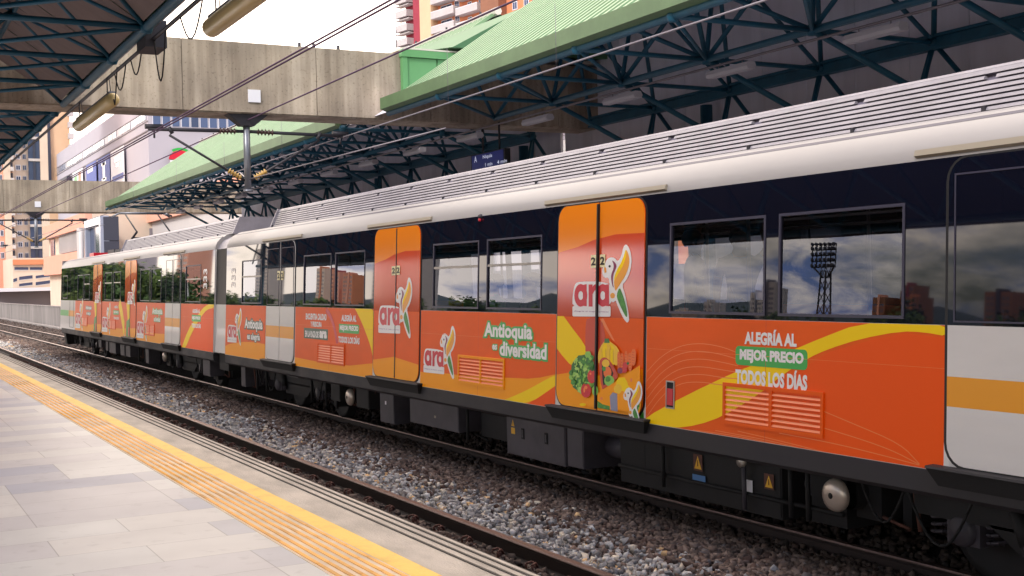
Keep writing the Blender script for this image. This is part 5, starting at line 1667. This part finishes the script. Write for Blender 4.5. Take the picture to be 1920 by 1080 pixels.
for k in range(-4, 6):
    z = ZB0 + k * FH
    fbuild(F1, t, 'balcony', [(.3, 7.2, z, z + 1.25, .02, 1.9, M_BALC), (.3, 7.2, z + 1.25, z + 1.33, 1.75, 1.9, M_PLATE)])
    fbuild(F1, t, 'balcony', [(7.5, 13.8, z + 2.0, z + 3.25, .02, 1.7, M_BALC), (7.5, 13.8, z + 3.25, z + 3.33, 1.55, 1.7, M_PLATE)] if k > -2 else [(7.5, 8.0, z + 2.0, z + 2.4, .02, .4, M_BALC)])
    fbuild(F1, t, 'balcony', [(-11.9, -8.1, z - .3, z + .95, -.38, 1.4, M_BALC), (-12.3, -8.0, z + 1.9, z + 2.1, -.38, 1.0, M_BALC)])
    window_at(F1, t, 1.0, 4.4, z + 1.3, z + 2.5); window_at(F1, t, 5.2, 6.6, z + 1.2, z + 2.6)
    window_at(F1, t, 9.0, 10.2, z + .3, z + 1.7); window_at(F1, t, 12.2, 13.3, z + .2, z + 1.6); window_at(F1, t, 14.1, 15.0, z + .1, z + 1.9)
    window_at(F1, t, -7.9, -6.7, z + .2, z + 1.5, d=-.4)
    for a in (22.0, 25.0, 29.5, 33.5): window_at(F1, t, a, a + 1.3, z + .4, z + 1.8, d=.5)
    fbuild(F1, t, 'maroon_strip', [(27.2, 28.4, z - 1, z + FH - 1.0, .51, .75, M_MAR)])

# lilac mall with ribbon windows and banners
t = thing('shopping_mall', 'large pale lilac building with ribbon windows and blue banners at left', 'building', (30, 142.5, -8))
FA = Fac((30, 142.5, 0), (0, -1, 0), (-1, 0, 0)); FB = Fac((30, 142.5, 0), (1, 0, 0), (0, -1, 0))
fbuild(FA, t, 'wall', [(-86, 0, -8, 25.0, -55, 0, M_MALL)])
fbuild(FA, t, 'parapet', [(-86.1, .1, 20.35, 20.5, .01, .12, M_SHUT), (-86.1, .1, 22.72, 22.78, .01, .08, M_SHUT), (-86.1, .1, 21.5, 21.56, .01, .08, M_SHUT)])
fbuild(FB, t, 'parapet', [(.4, 30, 22.35, 22.5, .01, .2, M_SHUT), (.4, 30, 20.7, 20.8, .01, .2, M_SHUT)])
for i in range(28):
    a0 = -84.6 + i * 3.0
    o = fbuild(FA, t, 'window', [(a0, a0 + 2.8, 21.75, 22.65, .01, .05, M_PLATE if i > 17 and i % 3 else M_GLZ2)])
    if i % 3 != 1: fbuild(FA, o, 'pane', [(a0 + .12, a0 + 1.3, 21.8, 22.6, .03, .09, M_GLZ2 if i % 4 else M_GLZ), (a0 + 1.45, a0 + 2.7, 21.8, 22.6, .03, .09, M_GLZ if i % 4 == 0 else M_GLZ2)])
for i in range(14):
    a0 = .5 + i * 1.1
    o = fbuild(FB, t, 'window', [(a0, a0 + 1.0, 20.95, 22.2, .01, .05, M_PLATE)])
    fbuild(FB, o, 'pane', [(a0 + .08, a0 + .92, 21.0, 22.15, .03, .09, M_GLZ if i % 5 == 4 else M_RIBBON)])
bann = [((140, 159), 18.0, 20.6, M_PLATE), ((166, 185), 17.2, 20.6, M_BLUEBAN), ((189, 211), 16.5, 20.5, M_BLUEBAN), ((213, 238), 15.7, 20.5, M_PLATE)]
for i, ((u0, u1), z0, z1, m) in enumerate(bann):
    a0, a1 = FA.px(u0, 310)[0], FA.px(u1, 310)[0]
    o = fbuild(FA, t, 'banner', [(a0, a1, z0 - 1.5, z1 - .4, .30, .36, m)])
    w = a1 - a0
    if i == 0: fbuild(FA, o, 'banner_print', [(a0 + w * .2, a0 + w * .45, z0 - 1.3, z1 - 1.2, .365, .38, M_GREEN), (a0 + w * .6, a0 + w * .85, z0 - 1.3, z1 - .8, .365, .38, M_SALM)])
    if i == 1: fbuild(FA, o, 'banner_print', [(a0 + w * .15, a0 + w * .7, z1 - 1.7, z1 - .9, .365, .38, M_PLATE)])
    if i == 2: fbuild(FA, o, 'banner_print', [(a0 + w * .4, a0 + w * .6, z0 + .5, z1 - 1.2, .365, .38, M_GLZ2), (a0 + w * .3, a0 + w * .7, z1 - 1.6, z1 - 1.2, .365, .38, M_GLZ2), (a0 + w * .3, a0 + w * .7, z0 + .3, z0 + .7, .365, .38, M_GLZ2)])
    if i == 3: fbuild(FA, o, 'banner_print', [(a0 + w * .1, a0 + w * .95, z0 + .4, z0 + 1.1, .365, .38, M_BLUEBAN), (a0 + w * .3, a0 + w * .75, z1 - 2.0, z1 - 1.3, .365, .38, M_GLZ2), (a0 + w * .4, a0 + w * .65, z1 - 2.7, z1 - 2.2, .365, .38, M_GLZ2)])
fbuild(FA, t, 'vent_box', [(FA.px(121, 333)[0], FA.px(138, 333)[0], 18.3, 19.9, .3, 1.0, M_BLKBOX)])
# round green and red sign on the mall wall
b = MB()
c = on_y(338, 300, 142.2)
for r0, r1, a0, a1, m, dy in ((1.4, 1.9, 0.1, 2.2, M_GREEN, 0), (.2, 1.5, 0.0, 3.1, M_RED, -.03), (.2, 1.4, 3.2, 6.2, M_PLATE, -.06)):
    for k in range(16):
        p, q = a0 + (a1 - a0) * k / 16, a0 + (a1 - a0) * (k + 1) / 16
        b.face([(c.x + r * math.cos(w) * .9, 142.1 + dy, c.z + r * math.sin(w) * .75) for r, w in ((r0, p), (r1, p), (r1, q), (r0, q))], m)
b.tube((c.x, 142.25, c.z), (c.x, 142.48, c.z), 1.2, M_SHUT, 12)
b.build('round_sign', t)

# towers at far left
def yfac(Y): return Fac((0, Y, 0), (1, 0, 0), (0, -1, 0))
F5 = yfac(150)
X5 = lambda u, v=430: F5.px(u, v)[0]
t = thing('apartment_block', 'cream and orange apartment block with dark balconies at the far left', 'building', (16, 150, -8))
fbuild(F5, t, 'wall', [(X5(-60), X5(26), -8, 40, -12, 0, M_SALM), (X5(26) + .01, X5(93), -8, 26, -12, -.5, M_CREAM)])
fbuild(F5, t, 'pier', [(X5(9), X5(21), -8, 40, .01, .8, M_CREAM)])
fbuild(F5, t, 'glass_strip', [(X5(57), X5(79), 5.8, 25, -.49, -.2, M_GLZ), (X5(66), X5(70), 5.8, 25, -.19, -.1, M_BLKBOX)])
fbuild(F5, t, 'corner_pier', [(X5(79), X5(93), -8, 26, -.49, .3, M_CREAM)])
for k in range(16):
    z = 5.8 + k * 1.28
    fbuild(F5, t, 'balcony', [(X5(21), X5(27), z, z + .45, -.4, 1.2, M_PALE), (X5(21.5), X5(26.5), z + .5, z + 1.1, -.45, .3, M_BLKBOX)])
    window_at(F5, t, X5(33), X5(43), z + .2, z + .85, d=-.5); window_at(F5, t, X5(46), X5(54), z + .2, z + .85, d=-.5, frame=M_PALE)
    if k % 2: fbuild(F5, t, 'spandrel', [(X5(57), X5(79), z, z + .3, -.19, -.05, M_PALE)])
    window_at(F5, t, X5(0), X5(7), z + .2, z + .9)
F6 = yfac(215)
t = thing('tan_tower', 'plain tan tower with a white balcony edge behind the mall roof', 'building', (26, 215, -8))
fbuild(F6, t, 'wall', [(F6.px(83, 260)[0], F6.px(131, 260)[0], -8, 34.5, -10, 0, M_TAN)])
fbuild(F6, t, 'dark_recess', [(F6.px(86, 260)[0], F6.px(94, 260)[0], 20, 34, .01, .4, M_BLKBOX)])
for k in range(7): fbuild(F6, t, 'balcony', [(F6.px(127, 260)[0], F6.px(137, 260)[0], 22 + k * 1.9, 22.9 + k * 1.9, .01, 1.2, M_BALC)])
# parking structure and low shop front
F7 = yfac(138)
t = thing('parking_garage', 'cream parking garage with dark slots and sloping ramps at left', 'building', (17, 138, -8))
b0, b1 = F7.px(24, 500)[0], F7.px(104, 500)[0]
fbuild(F7, t, 'wall', [(b0, b1, -8, 5.7, -9.8, 0, M_CREAM)])
fbuild(F7, t, 'orange_band', [(b0, b1, 5.0, 5.55, .01, .3, M_ORNG)])
for i, (u0, u1, v0, v1, tilt) in enumerate(((27, 53, 501, 506, 0), (56, 79, 501, 506, 0), (85, 95, 501, 507, 0), (36, 61, 519, 525, -3), (67, 97, 517, 522, -4), (25, 32, 523, 529, -2), (36, 61, 532, 537, -3), (67, 97, 529, 535, -4))):
    pts = [(u0, v0 - tilt * 0), (u1, v0 + tilt), (u1, v1 + tilt), (u0, v1)]
    b = MB()
    b.face([on_y(u, v, 137.97) for u, v in pts], M_GLZ)
    b.face([on_y(u, v + (1.2 if k > 1 else 0), 137.9) for k, (u, v) in enumerate([(u0, v1), (u1, v1 + tilt), (u1, v1 + tilt), (u0, v1)])], M_PALE)
    b.build('opening', t)
t = thing('shop_front', 'low shop front with a white flat awning beyond the parapet', 'building', (16, 130, -8))
F8 = yfac(130)
b0, b1 = F8.px(-20, 555)[0], F8.px(98, 555)[0]
fbuild(F8, t, 'wall', [(b0, b1, -8, 2.35, -7, 0, M_SHUT)])
fbuild(F8, t, 'awning', [(b0, F8.px(104, 550)[0], F8.px(50, 546)[1], F8.px(50, 539.5)[1], .01, 2.5, M_PLATE)])
fbuild(F8, t, 'side_wall', [(b1 + .01, F8.px(116, 555)[0], -8, F8.px(100, 546)[1], -7, .2, M_SALM)])
# salmon building alongside the track
t = thing('salmon_building', 'long low salmon building with grey louvres behind the train', 'building', (16, 60, -8))
FS = Fac((16, 121, 0), (0, -1, 0), (-1, 0, 0))
fbuild(FS, t, 'wall', [(0, 24, -8, 8.4, -12, 0, M_CREAM)])
fbuild(FS, t, 'salmon_band', [(-.2, 24, 7.0, 8.2, .01, .5, M_SALM), (-.2, 24, 3.6, 5.3, .01, .5, M_SALM)])
fbuild(FS, t, 'louvre', [(8.5, 21, 5.4, 6.9, .01, .2, M_SHUT)] + [(8.5 + .6 * k, 8.6 + .6 * k, 5.4, 6.9, .21, .3, M_PALE) for k in range(21)])
window_at(FS, t, 1.5, 4.0, 5.4, 6.9, frame=M_GLZ)
fbuild(FS, t, 'pillar', [(22.3, 23.6, 3, 7.0, .51, .9, M_PALE)])
FS2 = Fac((20.5, 112, 0), (0, -1, 0), (-1, 0, 0))
fbuild(FS2, t, 'long_wall', [(0, 62, -8, 9.0, -10, 0, M_PALE)])
fbuild(FS2, t, 'orange_band', [(0, 62, 7.35, 8.9, .01, .35, M_SALM)])
c0, c1_ = FS2.px(240, 430)[0], FS2.px(286, 430)[0]
fbuild(FS2, t, 'louvre', [(c0, c1_, 5.0, 6.9, .01, .2, M_SHUT)] + [(c0 + (c1_ - c0) * k / 16, c0 + (c1_ - c0) * k / 16 + .2, 5.0, 6.9, .21, .3, M_BLKBOX) for k in range(16)])
t = thing('entrance_box', 'dark grey cube shaped entrance standing before the salmon building', 'building', (15.5, 90, -8))
FE = Fac((15.5, 96.9, 0), (0, -1, 0), (-1, 0, 0))
xw = on_y(223, 440, 90.0).x
b = MB(); b.box((15.9, 90.06, -8), (xw, 96.8, 7.45), M_BLKBOX); b.build('body', t)
fbuild(FE, t, 'frame', [(0, 6.9, 6.9, 7.5, -.5, .1, M_GLZ2), (0, .6, -8, 6.89, -.5, .1, M_GLZ2), (6.3, 6.9, -8, 6.89, -.5, .1, M_GLZ2)])
fbuild(FE, t, 'glass_front', [(.61, 6.29, -8, 6.89, -.39, -.2, M_GLZ)])
b = MB()
for k in range(3): b.box((15.62, 89.98, 2.2 + 1.75 * k), (xw, 90.05, 3.9 + 1.75 * k), M_BLKBOX)
b.build('panel', t)
b = MB()
p0 = on_x(152, 440, 14.5)
b.tube((14.5, p0.y, -8), (14.5, p0.y, 6.6), .16, M_PALE, 8)
tag(b.build('utility_pole'), 'pale concrete utility pole beside the dark entrance cube', 'pole')

# ================================================================== WHAT THE WINDOWS REFLECT: the other side of the station
def city_tower(label, x, y, w, d, h, m, m2, rot=0.0):
    t = thing('apartment_tower', label, 'building', (x, y, -8), 'apartment towers mirrored in the train windows')
    f = Fac((x, y - d / 2, 0), (0, 1, 0), (1, 0, 0))
    fbuild(f, t, 'wall', [(0, d, -8, h, -w, 0, m)])
    fbuild(f, t, 'stripe', [(d * .42, d * .58, -8, h + 1.5, -w * .5, .4, m2)])
    n = int((h + 4) / 3)
    for k in range(n):
        for a in (.10, .26, .66, .82):
            fbuild(f, t, 'window', [(d * a, d * (a + .11), -4 + k * 3, -2.5 + k * 3, .01, .08, M_GLZ)])
    return t
for args in (('brick tower mirrored just right of the floodlight mast', -480, 462, 12, 9, 31, M_BRN, M_ORNG),
             ('taller brick tower mirrored at the right edge of the big window', -490, 474, 12, 8, 38, M_BRN, M_MAR),
             ('third brick tower mirrored between the big window and the nearest door', -480, 484, 12, 9, 34, M_BRN, M_SALM),
             ('dark red brick tower mirrored at the left of the nearest door', -470, 398, 14, 16, 33, M_BRN, M_BLKBOX),
             ('low brick block mirrored at the right of the nearest door', -470, 358, 14, 22, 20, M_SALM, M_BRN),
             ('white tower mirrored at the right of the left big window', -480, 578, 12, 14, 40, M_BALC, M_BLKBOX),
             ('grey twin tower mirrored in the left big window', -490, 602, 12, 12, 37, M_PALE, M_GLZ),
             ('short white tower mirrored in the left big window', -480, 640, 12, 9, 30, M_BALC, M_PALE),
             ('cream block low in the left big window', -470, 656, 12, 12, 24, M_CREAM, M_BALC),
             ('cream tower with orange stripe mirrored after the third door', -300, 905, 14, 18, 42, M_CREAM, M_ORNG),
             ('pink tower mirrored after the third door', -300, 868, 14, 20, 40, M_SALM, M_MAR),
             ('orange brown tower mirrored after the third door', -300, 842, 14, 18, 38, M_ORNG, M_SALM),
             ('white slab tower mirrored after the third door', -300, 770, 14, 20, 52, M_BALC, M_GLZ2),
             ('grey tower mirrored before the third door', -310, 735, 14, 22, 48, M_PALE, M_GLZ2),
             ('low pale tower mirrored before the third door', -290, 700, 14, 24, 30, M_PALE, M_BALC),
             ('tall pale tower mirrored before the fourth door', -290, 1010, 14, 40, 60, M_PALE, M_GLZ2),
             ('salmon striped tower mirrored in the leading car', -150, 700, 14, 26, 60, M_SALM, M_BALC),
             ('pale lilac block mirrored in the leading car', -140, 830, 14, 90, 44, M_MALL, M_SALM)):
    city_tower(*args)
# floodlight mast
t = thing('floodlight_mast', 'lattice stadium floodlight mast mirrored in the big window', 'floodlight', (-110, 131, -8))
b = MB()
for sa in (-1, 1):
    for sb in (-1, 1):
        b.tube((-110 + sa * 1.1, 131 + sb * 1.1, -8), (-110 + sa * .5, 131 + sb * .5, 13.5), .14, M_DARKST, 5)
for k in range(12):
    z = -7 + k * 1.75; w = 1.1 - .6 * (z + 8) / 21.5
    for s in (-1, 1):
        b.tube((-110 + w, 131 - w * s, z), (-110 + w, 131 + w * s, z + 1.75), .08, M_DARKST, 4)
        b.tube((-110 - w, 131 - w * s, z), (-110 - w, 131 + w * s, z + 1.75), .08, M_DARKST, 4)
b.tube((-110, 131.5, 12.5), (-109.5, 133.2, 14.0), .14, M_DARKST, 5); b.tube((-110, 130.5, 12.5), (-109.5, 128.8, 14.0), .14, M_DARKST, 5)
b.build('lattice', t)
b = MB()
for k in range(5): b.tube((-109.4, 128.5, 14.0 + k * .85), (-109.4, 133.5, 14.0 + k * .85), .11, M_DARKST, 5)
for k in range(6): b.tube((-109.4, 128.5 + k, 14.0), (-109.4, 128.5 + k, 17.4), .09, M_DARKST, 5)
b.build('lamp_frame', t)
lamp0 = None
for k in range(5):
    for j in range(6):
        if lamp0 is None:
            b = MB(); b.lathe((-109.2, 128.75, 14.2), (.9, 0, -.4), [(-.2, .12), (0, .3), (.1, .33), (.11, 0)], M_BLKBOX, 8); lamp0 = b.build('floodlight', t)
        else:
            c = lamp0.copy(); COL.objects.link(c); c.parent = t; c.location = (0, j * .9, k * .85 - (.0 if k < 4 else .25))
# trees
M_FOL = [mat('foliage_%s' % n, c, 0.8, var=.3, scale=.6) for n, c in (('mid', S(74, 104, 46)), ('dark', S(46, 74, 36)), ('light', S(106, 130, 58)))]
def tree(label, x, y, h, r):
    t = thing('tree', label, 'tree', (x, y, -8), 'trees beside the station mirrored in the train windows')
    b = MB()
    b.tube((0, 0, 0), (.1, .1, h * .5), .28, M_BARK, 7, .16)
    for k in range(5):
        a = k * 1.3; b.tube((.1, .1, h * (.35 + .04 * k)), (r * .6 * math.cos(a), r * .6 * math.sin(a), h * (.62 + .05 * k)), .11, M_BARK, 5, .04)
    b.build('trunk', t, local=True)
    b = MB()
    cl = [(Vector((random.uniform(-.7, .7) * r, random.uniform(-.7, .7) * r, h * random.uniform(.38, .92))), r * random.uniform(.28, .5)) for _ in range(20)]
    for c, q in cl:
        mm = random.choice(M_FOL)
        for _ in range(115):
            d = Vector((random.gauss(0, 1), random.gauss(0, 1), random.gauss(0, 1))).normalized() * q * random.uniform(.55, 1.05)
            p = c + d
            u = Vector((random.gauss(0, 1), random.gauss(0, 1), random.gauss(0, 1))).normalized(); w = u.cross(d).normalized() if d.length > 0 else u
            s = random.uniform(.30, .62)
            b.face([p - u * s, p - w * s * .6, p + u * s, p + w * s * .6], mm)
    b.build('crown', t, local=True)
    return t
tp = [tree('', -90, 300, 13, 5), tree('', -150, 430, 15, 6), tree('', -56, 284, 14, 5.5)]
TL = [tp[0], tp[1], tp[2]]
spots = [(-160 - 9 * math.sin(k * 1.7), 120 + 21 * k, 1.02 + .26 * abs(math.sin(k * 2.3))) for k in range(16)]
spots += [(-60 - 3 * math.sin(k * 1.7), 172 + 9 * k, .72 + .12 * abs(math.sin(k * 2.1)) + .012 * k) for k in range(13) if k not in (1, 8)]
spots += [(-52 - 3 * math.sin(k * 1.3), 290 + 8.5 * k, 1.05 + .2 * abs(math.sin(k * 1.9)) + .035 * k) for k in range(24)]
for i, (x, y, s) in enumerate(spots):
    c = copy_tree(tp[i % 3], (x, y, -8)); c.scale = (s * random.uniform(1, 1.3), s * random.uniform(1, 1.3), s); c.rotation_euler = (0, 0, random.uniform(0, 6.28)); TL.append(c)
for c in TL: c['label'] = 'leafy green tree in the row mirrored in the lower part of the train windows'
